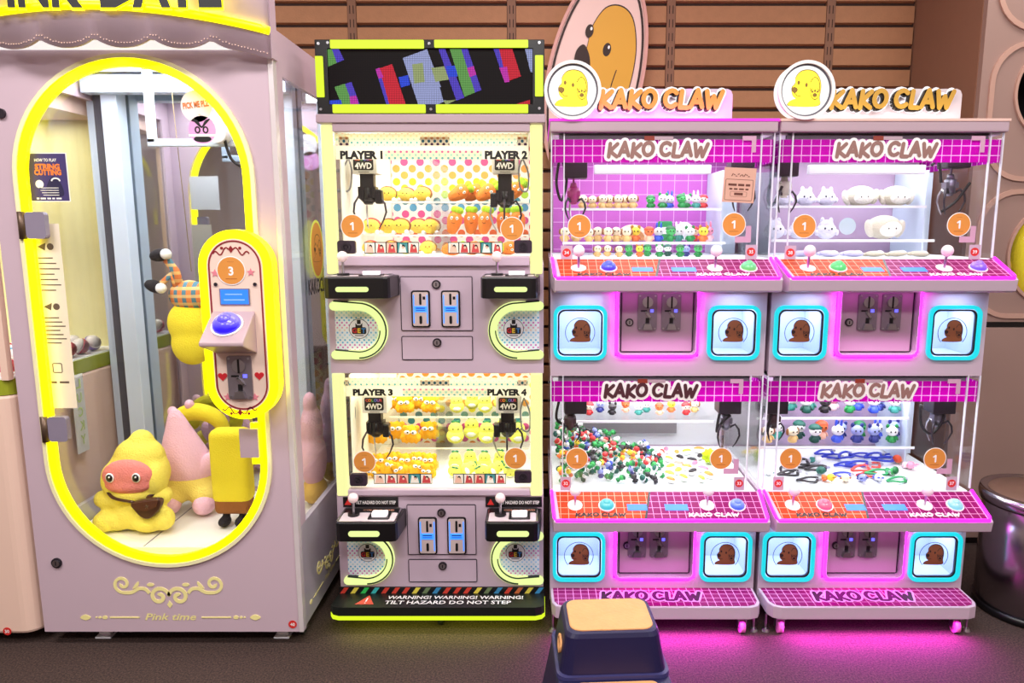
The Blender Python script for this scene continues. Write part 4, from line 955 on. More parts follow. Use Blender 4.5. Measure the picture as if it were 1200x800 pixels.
    for (xa, xb) in y(((427, 491), (525, 589)), ((438, 500), (531, 591))):
        ua, va = P(xa, y(297, 567), MY); ub = P(xb, 297, MY)[0]; vb = P(xb, y(283.5, 555), MY)[1]; w5 = (ub - ua) / 5
        cb = build('comic_banner', MB().poly(FG, rect(ua, ub, va, vb), .0006, .0012), TXTK, R); mb = MB(); hh = vb - va
        for i in range(5):
            a_ = ua + w5 * i + .002; b_ = ua + w5 * (i + 1) - .002
            mb.mat((0, 0, 1, 2, 0)[i]).poly(FG, rect(a_, b_, va + .003, vb - .003), .0013)
            mb.mat((1, 3, 3, 0, 3)[i]).poly(FG, [(a_ + .004, va + .004), (b_ - .004, va + .004), (b_ - .008, va + hh * .6), (a_ + .01, vb - .006)], .0015)
            mb.mat(4).poly(FG, ell((a_ + b_) / 2 + .003, va + hh * .62, .006, .007, 10), .0017).mat(1).poly(FG, ell((a_ + b_) / 2 + .002, va + hh * .52, .0045, .005, 10), .0019)
        build('comic_frames', mb, [plain('comic_cream', (246, 240, 226), .6), SKIN, TEALP, REDP, TXTK], cb)
    # consoles
    for side in (0, 1):
        xa, xb = y(((378, 459), (563, 633)), ((392, 468), (568, 635)))[side]
        Yf = 2.552; zc1 = P(400, y(325, 613), Yf)[1]; zc0 = P(400, y(350, 635), Yf)[1]; ua = P(xa, y(338, 625), Yf)[0]; ub = P(xb, y(338, 625), Yf)[0]
        FT = Fr((0, 0, 0), (1, 0, 0), (0, 1, 0))
        ub2 = P(xb - 3, y(338, 625), Yf)[0]
        con = build('console', MB().poly(FT, [(ua, MY), (ua, Yf + .02), (ua + .006, Yf + .006), (ua + .02, Yf), (ub2 - .02, Yf), (ub2 - .006, Yf + .006), (ub2, Yf + .02), (ub, MY)], zc0, zc1), BLACK, R, bevel=.004)
        FTz = Fr((0, 0, zc1), (1, 0, 0), (0, 1, 0))
        build('console_rim', MB().band(FTz, rrect(ua + .008, ub2 - .008, Yf + .008, MY - .004, .012), .004, 0, .004, True), CHROME, con)
        build('console_plate', MB().poly(FTz, rrect(ua + .012, ub2 - .012, Yf + .012, MY - .05, .01), 0, .002), plain('plate_pale', (206, 190, 196), .45), con)
        build('console_print', MB().poly(FTz, rect(ua + .012, ub2 - .012, MY - .05, MY - .006), 0, .002), BLACK, con)
        FTp = Fr((0, 0, zc1 + .002), (1, 0, 0), (0, 1, 0))
        j = build('joystick', MB().poly(FTp, ell(ua + .055, MY - .075, .022, n=24), 0, .008), BLACK, con)
        o = Vector((ua + .055, MY - .075, zc1 + .008)); build('stick', MB().cyl(o, o + Vector((0, 0, .05)), .0048, n=10), CHROME, j); build('ball', MB().sph(o + Vector((0, 0, .062)), .0195, nu=20, nv=12), plain('ball_pearl', (250, 226, 226), .25), j)
        bt = build('push_button', MB().poly(FTp, rrect(ub2 - .115, ub2 - .035, Yf + .03, Yf + .095, .004), 0, .004), BLACK, con); build('button_cap', MB().poly(FTp, rrect(ub2 - .104, ub2 - .046, Yf + .045, Yf + .082, .006), .004, .016), glow('button_lit', (250, 240, 244), .7), bt)
        mb = MB(); text_mb(mb, FTp, 'COLOUR 4WD', (ua + ub) / 2 + .02, MY - .034, .014, .0008, bold=.02, width=.12); build('console_lettering', mb, plain('mixed_print', (220, 150, 120), .5), con)
        FC = front(Yf); u0, v1 = P(y(393, 408) if side == 0 else y(579, 582), y(336, 622), Yf); u1, v0 = P(y(432, 445) if side == 0 else y(618, 620), y(342, 628.5), Yf)
        build('console_light', MB().poly(FC, rrect(u0, u1, v0, v1, .02), -.002, .003), PGREEN, con)
        if not up:
            u0, v1 = P((402, 569)[side], 582, MY); u1, v0 = P((467, 635)[side], 593.5, MY)
            wp = build('warning_plate', MB().poly(FM, rect(u0, u1, v0, v1), 0, .003), BLACK, R); word(wp, 'warning_lettering', 'TILT HAZARD DO NOT STEP', (417, 584)[side], (464, 632)[side], 590, .013, TXTW, w=.0035, bold=.02)
            build('warning_triangle', MB().poly(FM, [P((404, 571)[side], 591, MY), P((412, 579)[side], 591, MY), P((408, 575)[side], 584, MY)], .003, .0036), REDST, wp)
        # neon arch around the printed panel
        if side == 0: xs = (393, 455) if up else (408, 463)
        else: xs = (632, 572) if up else (632, 575)
        s_ = 1 if side == 0 else -1
        u_open, u_apex = P(xs[0], 380 if up else 660, MY)[0], P(xs[1], 380 if up else 660, MY)[0] - s_ * .017
        zt_, zb_ = (P(400, 358, MY)[1], P(400, 415, MY)[1]) if up else (P(400, 632, MY)[1], P(400, 678.5, MY)[1] )
        if not up: zt_ = zb_ + (P(400, 358, MY)[1] - P(400, 415, MY)[1])
        rA = (zt_ - zb_) / 2; cxA = u_apex - s_ * rA; czA = (zt_ + zb_) / 2
        arc = [(cxA + s_ * rA * math.cos(math.radians(90 - 180 * k / 20)), czA + rA * math.sin(math.radians(90 - 180 * k / 20))) for k in range(21)]
        path = [(u_open, zt_)] + arc + [(u_open, zb_)]
        inner = [(u_open, zt_ - .010)] + [(cxA + (a - cxA) * .95, czA + (b - czA) * .95) for a, b in arc] + [(u_open, zb_ + .010)]
        pan = build('arch_panel', MB().poly(FM, inner, .0005, .002), HALFA, R)
        build('neon_arch', MB().stroke(FM, path[:2], .034, .001, .014).stroke(FM, path[-2:], .034, .001, .014).band(FM, arc, .034, .001, .014), PGREEN, R)
        build('arch_lip', MB().band(FM, [(u_open, zt_ + .019)] + [(cxA + (a - cxA) * 1.125, czA + (b - czA) * 1.125) for a, b in arc] , .005, .0, .018).band(FM, [(cxA + (a - cxA) * .875, czA + (b - czA) * .875) for a, b in arc[10:]] + [(u_open, zb_ + .019)], .004, .001, .018), plain('lip_dark_green', (18, 40, 28), .5), R)
        gx, gz = P(y((421, 602), (431, 604))[side], y(385, 647), MY)
        mb = MB().mat(0).poly(FM, ell(gx, gz, .038, n=32), .002, .003).mat(1).poly(FM, ell(gx, gz, .036, n=32), .003, .0035)
        mb.mat(0).poly(FM, rect(gx - .007, gx + .007, gz + .018, gz + .034), .0036, .004).poly(FM, [(gx - .013, gz + .004), (gx + .013, gz + .004), (gx + .013, gz + .022), (gx + .006, gz + .014), (gx - .006, gz + .014), (gx - .013, gz + .022)], .0036, .004).poly(FM, rrect(gx - .027, gx + .027, gz - .020, gz + .006, .006), .0036, .004)
        for i, ch in enumerate('GET'): mb.mat(2 + i); text_mb(mb, FM, ch, gx - .017 + .017 * i, gz - .015, .017, .0045, bold=.04)
        mb.mat(0).poly(FM, rect(gx - .016, gx + .016, gz - .027, gz - .024), .0036, .004)
        build('round_logo', mb, [TXTK, plain('logo_pale', (236, 236, 240), .5), plain('get_red', (200, 40, 50), .5), plain('get_yellow', (236, 200, 60), .5), plain('get_blue', (60, 130, 200), .5)], pan)
    # coin door and service door
    for (x0, x1, y0, y1) in y(((469, 554, 324, 387), (471, 554, 394, 421)), ((477, 558, 591, 649), (479, 559, 655, 681))):
        (ua, vb), (ub, va) = P(x0, y0, MY), P(x1, y1, MY)
        dr = build('service_door', MB().poly(FM, rect(ua, ub, va, vb), .0005, .003), LAV, R); build('door_gap', outline(MB(), FM, ua, ub, va, vb, .003, 0, .0034), DARKMET, dr)
        lock(dr, front(MY - .003), *P((x0 + x1) / 2, y0 + (9 if y1 - y0 > 40 else 7), MY), .0165)
        if y1 - y0 > 40:
            for xa in y((482, 517), (490, 524)):
                (a, d), (b, c) = P(xa, y(340, 605), MY), P(xa + 23, y(383, 648), MY)
                FCs = front(MY - .003)
                mb = MB().mat(0).poly(FCs, rrect(a, b, c, d, .010), 0, .006).mat(1).poly(FCs, rrect(a + .006, b - .006, c + .006, d - .006, .006), .006, .011)
                mb.mat(2).poly(FCs, rect(a + .008, a + .012, c + .016, d - .016), .011, .012).poly(FCs, rect(b - .012, b - .008, c + .016, d - .016), .011, .012)
                cm = (a + b) / 2; h_ = d - c
                mb.mat(0).poly(FCs, rrect(cm - .004, cm + .004, d - h_ * .38, d - h_ * .08, .003), .011, .0125).poly(FCs, rrect(cm - .005, cm + .005, c + h_ * .10, c + h_ * .32, .005), .011, .0125)
                mb.mat(0).poly(FCs, rect(cm + .009, cm + .018, d - h_ * .24, d - h_ * .16), .011, .012)
                mb.mat(2).poly(FCs, rect(a + .013, b - .013, c + h_ * .42, c + h_ * .58), .011, .0125).mat(3).poly(FCs, rect(a + .018, b - .018, c + h_ * .51, c + h_ * .54), .0126).poly(FCs, rect(a + .018, b - .018, c + h_ * .46, c + h_ * .48), .0126)
                build('coin_acceptor', mb, [BLACK, plain('acceptor_rose_steel', (226, 206, 204), .3, .3), glow('acceptor_blue', (50, 130, 250), 1.2), plain('acceptor_navy', (20, 40, 120), .5)], dr)
# foot: striped band, sloping warning face, neon strip
bzt, bzb = P(500, 687, MY)[1], P(500, 694, MY)[1]
u0, u1 = MX0 - .006, MX1 + .004
sb = build('stripe_band', MB().poly(FM, rect(u0, u1, bzb - .004, bzt), 0, .004), BLACK, R)
cols = [(214, 66, 50), (236, 200, 60), (60, 180, 100), (60, 170, 150), (70, 150, 190)]; n = 20; wS = (u1 - u0) / n
for i in range(n):
    c_ = [(0, 1, 2, 3, 0, 0, 0, 1, 5, 4, 0, 0, 0, 1, 5, 4, 0, 6, 1, 4)[i]][0]
    colr = [(214, 66, 50), (232, 214, 80), (50, 200, 90), (60, 190, 190), (60, 140, 190), (110, 130, 90), (206, 110, 60)][c_]
    x = u0 + wS * i
    build('stripe', MB().poly(FM, [(x + .002, bzb - .002), (x + wS * .5, bzb - .002), (x + wS * .95, bzt - .002), (x + wS * .5, bzt - .002)], .004, .005), plain('stripe_%d' % c_, colr, .5), sb)
zf0 = P(500, 722, 2.55)[1]; zf1 = P(500, 712, 2.55)[1]
FT = Fr((0, 0, 0), (1, 0, 0), (0, 1, 0))
def fplan(g): return [(u0 - g, MY), (u0 - g, 2.58), (u0 + .012 - g, 2.562 - g), (u0 + .035, 2.552 - g), (u1 - .035, 2.552 - g), (u1 - .012 + g, 2.562 - g), (u1 + g, 2.58), (u1 + g, MY)]
ft = MB(); pl = fplan(0); L = len(pl)
ztop = lambda yv: zf1 + (bzb - .002 - zf1) * (yv - 2.552) / (MY - 2.552)
n0 = ft.add([(a, b, zf0) for a, b in pl] + [(a, b, ztop(b)) for a, b in pl]); ft.face(range(n0 + L - 1, n0 - 1, -1)); ft.face(range(n0 + L, n0 + 2 * L))
for i in range(L): j = (i + 1) % L; ft.face((n0 + i, n0 + j, n0 + L + j, n0 + L + i))
foot = build('foot_plinth', ft, plain('foot_black_green', (14, 20, 17), .45), R)
build('neon_strip', MB().poly(FT, fplan(.002), zf0 - .016, zf0), LIME, R)
sl = Vector((0, MY - 2.552, ztop(MY) - zf1)); FSl = Fr((0, 2.552, zf1), (1, 0, 0), sl); SLn = sl.length
a_, b_ = P(453, 702, 2.63)[0], P(613, 702, 2.63)[0]
build('warning_lettering', text_mb(MB(), FSl, 'WARNING! WARNING! WARNING!', (a_ + b_) / 2, SLn * .56, SLn * .22, .0012, bold=.02, width=b_ - a_), TXTW, foot)
a_, b_ = P(451, 708, 2.60)[0], P(599, 708, 2.60)[0]
build('warning_lettering', text_mb(MB(), FSl, 'TILT HAZARD DO NOT STEP', (a_ + b_) / 2, SLn * .22, SLn * .22, .0012, bold=.02, width=b_ - a_), TXTW, foot)
ta, tb = P(417, 706, 2.6)[0], P(439, 706, 2.6)[0]; tm = (ta + tb) / 2
build('warning_triangle', MB().mat(0).poly(FSl, [(ta, SLn * .2), (tb, SLn * .2), (tm, SLn * .82)], .0006, .001).mat(1).poly(FSl, rect(tm - .0025, tm + .0025, SLn * .38, SLn * .62), .0012).poly(FSl, ell(tm, SLn * .29, .003, n=8), .0012), [plain('warn_red', (226, 84, 66), .5), TXTW], foot)
for (xx, yy) in ((P(518, 735, 2.68)[0], 2.66), (MX0 + .08, 3.2), (MX1 - .08, 3.2), (MX0 + .08, 2.76), (MX1 - .08, 2.76)): caster(R, xx, yy, foot=0)
fl = area('foot_glow', ((MX0 + MX1) / 2, 2.56, zf0 - .02), (.7, .05), .5, (.8, 1, .2)); fl.parent = R; fl.location -= wl(R)
# ------------------------------------------------------------------ the tall machine with the yellow neon oval window
QX0, QX1, QY, QYB, QZ0, QZ1, QR = -1.842, -.882, 2.50, 3.13, .06, 2.62, 2.20
FQ = front(QY); q = lambda x, y, Y=QY: P(x, y, Y)
PINK = plain('pink_lavender_paint', (202, 178, 190), .40, var=.02, scale=3)
R = thing('claw_machine', 'tall lavender claw machine with yellow neon oval window and scalloped awning', 'claw machine', ((QX0 + QX1) / 2, (QY + QYB) / 2, 0)); QM = R
ox0, ox1, oz0, oz1 = -1.752, -.972, .335, 2.095
hole = rrect(ox0, ox1, oz0, oz1, .389, 16)
build('front_panel', MB().holed(FQ, QX0, QX1, QZ0, QR, hole, -.03, 0), PINK, R)
build('marquee', MB().box(QX0, QX1, QY - .002, QY + .03, QR, QZ1), PINK, R)
build('neon_ring', MB().ring(FQ, rrect(ox0 - .002, ox1 + .002, oz0 - .002, oz1 + .002, .391, 16), rrect(ox0 + .025, ox1 - .025, oz0 + .025, oz1 - .025, .364, 16), -.012, .006), YNEON, R)
build('neon_lip', MB().ring(FQ, rrect(ox0 - .016, ox1 + .016, oz0 - .016, oz1 + .016, .405, 16), rrect(ox0 - .002, ox1 + .002, oz0 - .002, oz1 + .002, .391, 16), 0, .010), plain('pale_yellow_lip', (250, 242, 190), .4), R)
build('door_pane', MB().poly(FQ, rrect(ox0 + .004, ox1 - .004, oz0 + .004, oz1 - .004, .385, 16), -.030, -.025), GLASS, R)
# sides, top, base, back mirror
build('roof', MB().box(QX0, QX1, QY + .03, QYB, QR - .02, QR), PINK, R)
build('base_board', MB().box(QX0 + .01, QX1 - .01, QY + .03, QYB, QZ0, QZ0 + .02), PINK, R)
gz1 = PX(322, 85, QX1)[1]; gz0 = PX(362, 605, QX1)[1]; gy0 = QY + .10
FSd = Fr((QX1, 0, 0), (0, 1, 0), (0, 0, 1))     # outer right side: u = depth
for (xa, s_) in ((QX0 + .02, -1), (QX1, 1)):
    F_ = Fr((xa, 0, 0), (0, 1, 0), (0, 0, 1))
    build('side_top', MB().poly(F_, rect(QY + .032, QYB, gz1, QR - .02), -.02, 0), PINK, R)
    build('side_skirt', MB().poly(F_, rect(QY + .032, QYB, QZ0, gz0), -.02, 0), plain('grey_skirt', (178, 170, 180), .4), R)
    build('side_post', MB().poly(F_, rect(QY + .032, gy0, gz0, gz1), -.02, 0), PINK, R)
    build('rear_post', MB().poly(F_, rect(QYB - .05, QYB, gz0, gz1), -.03, 0), ICE, R)
    build('side_pane', MB().poly(F_, rect(gy0, QYB - .05, gz0, gz1), -.014, -.010), GLASS, R)
build('corner_trim', MB().box(QX1 - .012, QX1 + .006, QY - .004, QY + .03, QZ0, 2.19), plain('corner_chrome', (236, 226, 228), .25, .3), R, bevel=.002)
MIRR = plain('mirror', (206, 212, 216), .03, 1.0, var=.0)
build('back_mirror', MB().box(QX0 + .02, QX1 - .02, QYB - .02, QYB - .014, .4, 2.15), MIRR, R)
build('back_panel', MB().box(QX0 + .02, QX1 - .02, QYB - .012, QYB, QZ0 + .02, QR - .02), PINK, R)
FLZ = .378
build('floor_fascia', MB().box(QX0 + .03, QX1 - .03, QY + .0315, QY + .036, .30, .357), WHITE, R)
build('inner_floor', MB().box(QX0 + .03, QX1 - .03, QY + .032, QYB - .02, FLZ - .02, FLZ), plain('prize_floor_white', (240, 236, 226), .35, var=.02), R)
build('floor_joint', MB().box(-1.47, -1.466, QY + .04, QYB - .03, FLZ, FLZ + .001), DGREY, R)
build('inner_ceiling', MB().box(QX0 + .03, QX1 - .03, QY + .04, QYB - .02, 2.15, 2.17), WHITE, R)
lt = area('case_light', ((QX0 + QX1) / 2, QY + .28, 2.14), (.75, .4), 10, (.96, .98, 1)); lt.parent = R; lt.location -= wl(R)
build('led_panel', MB().box(-1.55, -1.2, QY + .16, QY + .40, 2.142, 2.148), LEDW, R)
# inner frame: posts, gantry, strings
for (xa, xb, ya, yb) in ((-1.765, -1.70, 3.03, 3.10), (-1.05, -1.0, 3.05, 3.10)): build('inner_post', MB().box(xa, xb, ya, yb, FLZ, 2.15), ICE, R, bevel=.003)
build('post_channel', MB().box(-1.812, -1.768, 3.06, 3.10, FLZ, 2.12), plain('channel_grey', (74, 74, 84), .5), R)
a, z = P(250, 125, 2.96); build('header_beam', MB().box(QX0 + .03, -1.0, 2.98, 3.04, P(150, 100, 3.0)[1] - .03, P(150, 100, 3.0)[1] + .04), ICE, R, bevel=.003)
FGn = front(2.78)
ga, gb = P(172, 100, 2.78)[0], P(253, 100, 2.78)[0]; g0, g1 = P(200, 167, 2.78)[1], P(200, 78, 2.78)[1]
for (nm, r_) in (('gantry_upright', rect(ga - .014, ga + .014, g0, 2.15)), ('gantry_upright', rect(gb - .014, gb + .014, g0, 2.15)), ('gantry_bar', rect(ga - .014, gb + .06, g0 - .014, g0 + .014)), ('gantry_bar', rect(ga - .014, gb + .06, g1 - .014, g1 + .014))):
    build(nm, MB().poly(FGn, r_, -.02, .004), ICE, R, bevel=.002)
cxq, czq = P(268, 158, 2.78); mb = MB(); mb.smooth = True; mb.cyl((cxq - .02, 2.72, czq), (cxq - .02, 2.80, czq), .035, n=20); build('winch_motor', mb, WHITE, R)
cable(R, [(cxq, 2.74, czq - .02), (cxq + .02, 2.74, czq - .09), (cxq + .06, 2.74, czq - .12)], .006)
sx_, sz_ = P(200, 98, 2.80); pz_ = P(196, 296, 2.80)[1]
build('string', MB().tube([(sx_, 2.80, 2.14), (sx_ + .004, 2.80, (sz_ + pz_) / 2 + .2), (P(226, 340, 2.80)[0], 2.80, P(226, 318, 2.80)[1])], .0014, 5), plain('cord_gold', (170, 150, 110), .7), R)
# awning with neon line and scallops
NA = 72; top_z, XL_, XR_ = QZ1, QX0 - .02, QX1 + .012
def yb_(t): return QY - .03 - .075 * math.sin(math.pi * min(1, max(0, t))) ** .6
zs0 = P(200, 57, 2.42)[1]; zs1 = P(200, 46, 2.42)[1]; aw = MB(); lo, hi = [], []
for k in range(NA + 1):
    t = k / NA; x = XL_ + (XR_ - XL_) * t; ph = (t * 5.55 + .42) % 1.0
    zz = zs0 + (zs1 - zs0) * abs(2 * ph - 1) ** 2.2 if t < .9 else zs0 - .02 * (t - .9) * 10
    lo.append((x, yb_(t), zz)); hi.append((x, yb_(t) + .0, top_z))
n0 = aw.add(lo + hi); L = NA + 1
aw.smooth = True
for k in range(NA): aw.face((n0 + k, n0 + k + 1, n0 + L + k + 1, n0 + L + k))
awn = build('awning', aw, PINK, R); sd = awn.modifiers.new('thickness', 'SOLIDIFY'); sd.thickness = .014; sd.offset = -1
build('awning_end', MB().poly(Fr((QX1 + .002, 0, 0), (0, 1, 0), (0, 0, 1)), [(QY - .02, zs0 - .015), (QY + .03, zs0 - .015), (QY + .03, QZ1), (QY - .02, QZ1)], 0, .01), PINK, R)
zn = lambda t: P(0 + 308 * t, 20, 2.42)[1] + .030 * math.sin(math.pi * t) - .03 * t ** 3
build('awning_neon', MB().tube([(XL_ + (XR_ - XL_) * k / 40, yb_(k / 40) - .006, zn(k / 40)) for k in range(41)], .013, 8), YNEON, R)
FA = front(QY - .112); mb = MB()
lz = P(150, 8, QY - .11)[1]
for s_, xa, xb in (('PINK', -14, 100), ('DATE', 120, 262)):
    u0_, u1_ = P(xa, 5, QY - .115)[0], P(xb, 5, QY - .115)[0]; text_mb(mb, FA, s_, (u0_ + u1_) / 2, lz, .13, .016, bold=.04, width=u1_ - u0_)
build('awning_lettering', mb, TXTK, awn)
mb = MB()
for s_, xa, xb in (('PINK', -15, 101), ('DATE', 119, 263)):
    u0_, u1_ = P(xa, 5, QY - .115)[0], P(xb, 5, QY - .115)[0]; text_mb(mb, FA, s_, (u0_ + u1_) / 2, lz - .004, .138, .012, bold=.055, width=u1_ - u0_)
build('lettering_glow', mb, YNEON, awn)
build('stitching', MB(), TXTW, awn) if False else None
mb = MB()
for k in range(0, 110):
    t = k / 110; x = XL_ + (XR_ - XL_) * t; i = int(t * NA)
    mb.sph((x, yb_(t) - .001, lo[i][2] + .012), .0022, nu=5, nv=3)
build('piping_dots', mb, plain('dot_cream', (238, 206, 196), .6), awn, kind='stuff')
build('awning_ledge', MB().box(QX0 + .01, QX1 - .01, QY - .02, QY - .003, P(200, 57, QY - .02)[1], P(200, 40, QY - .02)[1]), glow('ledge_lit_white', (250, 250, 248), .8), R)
# hinges
for (x, y) in ((40, 264), (66, 502)):
    X, Z = q(x, y); h = build('hinge', MB().poly(FQ, rrect(X - .022, X + .045, Z - .045, Z + .045, .012), -.01, .012), plain('hinge_grey', (150, 140, 160), .4, .2), R)
    mb = MB(); mb.smooth = True; mb.cyl((X - .034, QY - .010, Z - .046), (X - .034, QY - .010, Z + .046), .012, n=14); build('hinge_barrel', mb, plain('hinge_bronze', (104, 84, 70), .4, .6), h)
# stickers on the glass
FGl = front(QY + .0245)
def disc(parent, name, x, y, r, mats, fn):
    X, Z = q(x, y); mb = MB().mat(0).poly(FGl, ell(X, Z, r, n=36), .0006, .0012); fn(mb, X, Z); return build(name, mb, mats, parent)
def s1(mb, X, Z):
    mb.mat(1); text_mb(mb, Fr((X, QY + .0245, Z), (1, 0, .12), (-.12, 0, 1)), 'PICK ME PLZ', 0, -.004, .019, .002, bold=.04, width=.088); text_mb(mb, FGl, '•••', X + .01, Z - .03, .006, .002)
disc(R, 'round_sticker', 226, 123, .052, [plain('sticker_white', (246, 236, 236), .5), plain('sticker_orange_print', (220, 124, 60), .5)], s1)
def s2(mb, X, Z):
    mb.mat(1).poly(FGl, spline([(X - .03, Z + .034), (X - .012, Z + .03), (X, Z + .012), (X + .012, Z + .03), (X + .03, Z + .036), (X + .012, Z + .016), (X, Z + .006), (X - .012, Z + .014)]), .002)
    for s_ in (-.015, .012): mb.ring(FGl, ell(X + s_, Z, .010, .012, 16), ell(X + s_, Z, .005, .007, 16), .0014, .002)
    mb.poly(FGl, ell(X, Z - .03, .03, .011, 20), .0016).mat(2).poly(FGl, rect(X - .045, X + .045, Z - .022, Z - .014), .002)
disc(R, 'round_sticker', 233, 151, .046, [plain('sticker_pink', (240, 170, 226), .5), TXTK, TXTW], s2)
(a, b), (c, d) = q(28, 236), q(72, 178)
mb = MB().mat(0).poly(FGl, rect(a, c, b, d), .0006, .0012).mat(1).poly(FGl, rect(a + .003, c - .003, b + .003, d - .003), .0014); mm = (a + c) / 2; H_ = d - b
mb.mat(0); text_mb(mb, FGl, 'HOW TO PLAY', mm, b + H_ * .82, .010, .002, bold=.02, width=.075)
mb.mat(2); text_mb(mb, FGl, 'STRING', mm + .004, b + H_ * .665, .017, .002, bold=.06, width=.085); text_mb(mb, FGl, 'CUTTING', mm + .004, b + H_ * .55, .017, .002, bold=.06, width=.092)
mb.mat(0).band(FGl, ell(mm + .028, b + H_ * .42, .014, .010, 14, 0, 180), .005, .0016, .002); mb.poly(FGl, ell(mm - .028, b + H_ * .36, .014, n=18), .002).mat(3).poly(FGl, spline([(mm - .005, b + .05), (mm + .02, b + .085), (mm + .045, b + .06), (mm + .05, b + .02), (mm, b + .02)]), .0018).mat(0)
for i in range(4): mb.stroke(FGl, [(mm - .03 + .004 * i, b + .046 - .008 * i), (mm + .035, b + .046 - .008 * i)], .0022, .002)
word_bars(mb, Fr((0, QY + .0245 - .0006, 0), (1, 0, 0), (0, 0, 1)), mm, b + .008, .085, .0055, [1, 2, 1.4, 1, 2])
build('how_to_play_poster', mb, [TXTW, plain('poster_navy', (66, 54, 112), .5), plain('poster_orange', (240, 130, 60), .5), plain('poster_dark', (40, 34, 74), .5)], R)
sf0 = q(57, 370); SF = Fr((sf0[0], QY + .0245, 0), (1, 0, 0), (0, 0, 1))
z_a, z_b = q(60, 480)[1], q(60, 262)[1]
mb = MB().mat(0).poly(SF, rect(-.052, .052, z_a, z_b), .0006, .0012); mb.mat(1)
for (f0, f1) in ((.62, .82), (.34, .50)):
    nn = 7
    for i in range(nn): zz = z_a + (z_b - z_a) * (f1 - (f1 - f0) * i / nn); mb.stroke(SF, [(-.032, zz), (.02 + .02 * ((i * 7) % 3) / 2, zz)], .004, .0016, caps=False)
for f in (.88, .56): mb.poly(SF, [(-.03, z_a + (z_b - z_a) * f), (-.005, z_a + (z_b - z_a) * (f - .02)), (.0, z_a + (z_b - z_a) * (f + .02))], .0016).poly(SF, ell(.015, z_a + (z_b - z_a) * f, .012, n=10), .0016)
outline(mb, SF, -.02, .012, z_a + (z_b - z_a) * .2, z_a + (z_b - z_a) * .25, .003, .0012, .0018); word_bars(mb, SF, 0, z_a + (z_b - z_a) * .14, .065, .007, [1, 1.6])
build('instruction_strip', mb, [plain('strip_cream', (240, 226, 206), .6), plain('strip_print', (96, 76, 72), .6)], R)
# reflection of a vertical banner, built as a reversed decal on the left pane
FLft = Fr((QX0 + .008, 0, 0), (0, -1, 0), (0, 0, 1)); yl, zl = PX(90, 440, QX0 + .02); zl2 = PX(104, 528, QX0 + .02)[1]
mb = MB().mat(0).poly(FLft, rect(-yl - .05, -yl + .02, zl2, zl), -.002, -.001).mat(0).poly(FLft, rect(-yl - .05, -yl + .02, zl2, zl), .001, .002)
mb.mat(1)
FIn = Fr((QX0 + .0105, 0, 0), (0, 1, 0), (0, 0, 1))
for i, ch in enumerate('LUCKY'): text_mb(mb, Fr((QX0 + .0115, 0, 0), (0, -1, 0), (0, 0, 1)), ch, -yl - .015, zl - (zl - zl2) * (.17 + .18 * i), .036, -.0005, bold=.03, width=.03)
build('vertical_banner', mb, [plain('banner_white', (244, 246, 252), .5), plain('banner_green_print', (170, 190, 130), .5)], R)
# control pod
pu0, pv0 = P(237, 380, QY - .08)[0], P(283, 491, QY - .08)[1]; pu1, pv1 = P(322, 380, QY - .08)[0], P(280, 269, QY - .08)[1]; pc, wr = (pu0 + pu1) / 2, (pu1 - pu0) / 2
pod = build('control_pod', MB().poly(FQ, rrect(pu0 + .008, pu1 - .008, pv0 + .008, pv1 - .008, wr, 14), 0, .075), plain('pod_yellow_acrylic', (250, 240, 60), .35), R)
build('pod_neon', MB().ring(FQ, rrect(pu0, pu1, pv0, pv1, wr, 14), rrect(pu0 + .030, pu1 - .030, pv0 + .030, pv1 - .030, wr, 14), .03, .078), YNEON, pod)
FP = front(QY - .078)
face = rrect(pu0 + .030, pu1 - .030, pv0 + .030, pv1 - .030, wr, 14)
build('pod_face', MB().poly(FP, face, -.004, .004), plain('pod_face_peach', (240, 212, 196), .45, var=.02), pod)
RED = plain('dark_red_print', (140, 26, 34), .5); ROSE = plain('rose_print', (226, 132, 146), .5)
build('pod_outline', MB().band(FP, rrect(pu0 + .037, pu1 - .037, pv0 + .037, pv1 - .037, wr, 14), .005, .004, .0055, True), RED, pod)
r_ = lambda x, y: P(x, y, QY - .082)
price(pod, front(QY - .083), *r_(271, 317), .045, '3')
(a, b), (c, d) = r_(260, 356), r_(291, 339); dsp = build('display', MB().mat(0).poly(FP, rect(a - .004, c + .004, b - .003, d + .003), .004, .008).mat(1).poly(FP, rect(a, c, b, d), .008, .009).mat(2).poly(FP, rect(a + .015, c - .02, d - .018, d - .014), .0095).poly(FP, rect(a + .01, c - .012, b + .012, b + .016), .0095), [DGREY, LCD, plain('lcd_text', (150, 200, 255), .5)], pod)
for sx_ in (253, 299): build('screw', MB().poly(FP, ell(*r_(sx_, 333), .006, n=12), .004, .009), DARKMET, pod)
(bu0, bz1), (bu1, _) = r_(249, 364), r_(299, 364); bz0_ = r_(270, 414)[1]; zm = bz0_ + .055
wedge = [(QY - .082, bz0_), (QY - .082, bz1), (QY - .20, zm), (QY - .20, zm - .012)]
bx_ = build('button_box', MB().poly(Fr((bu0, 0, 0), (0, 1, 0), (0, 0, 1)), [(a, b) for a, b in wedge], 0, bu1 - bu0), plain('box_mauve', (186, 160, 166), .4), pod, bevel=.004)
slw = Vector((0, .118, bz1 - zm)); FW = Fr(((bu0 + bu1) / 2, QY - .20, zm), (1, 0, 0), slw)
dome(bx_, FW, 0, slw.length * .52, two_tone('dome_indigo', (50, 30, 240), (190, 170, 255), .9), .046)
coin_slot(pod, front(QY - .082), *r_(282, 442), .041, .075)
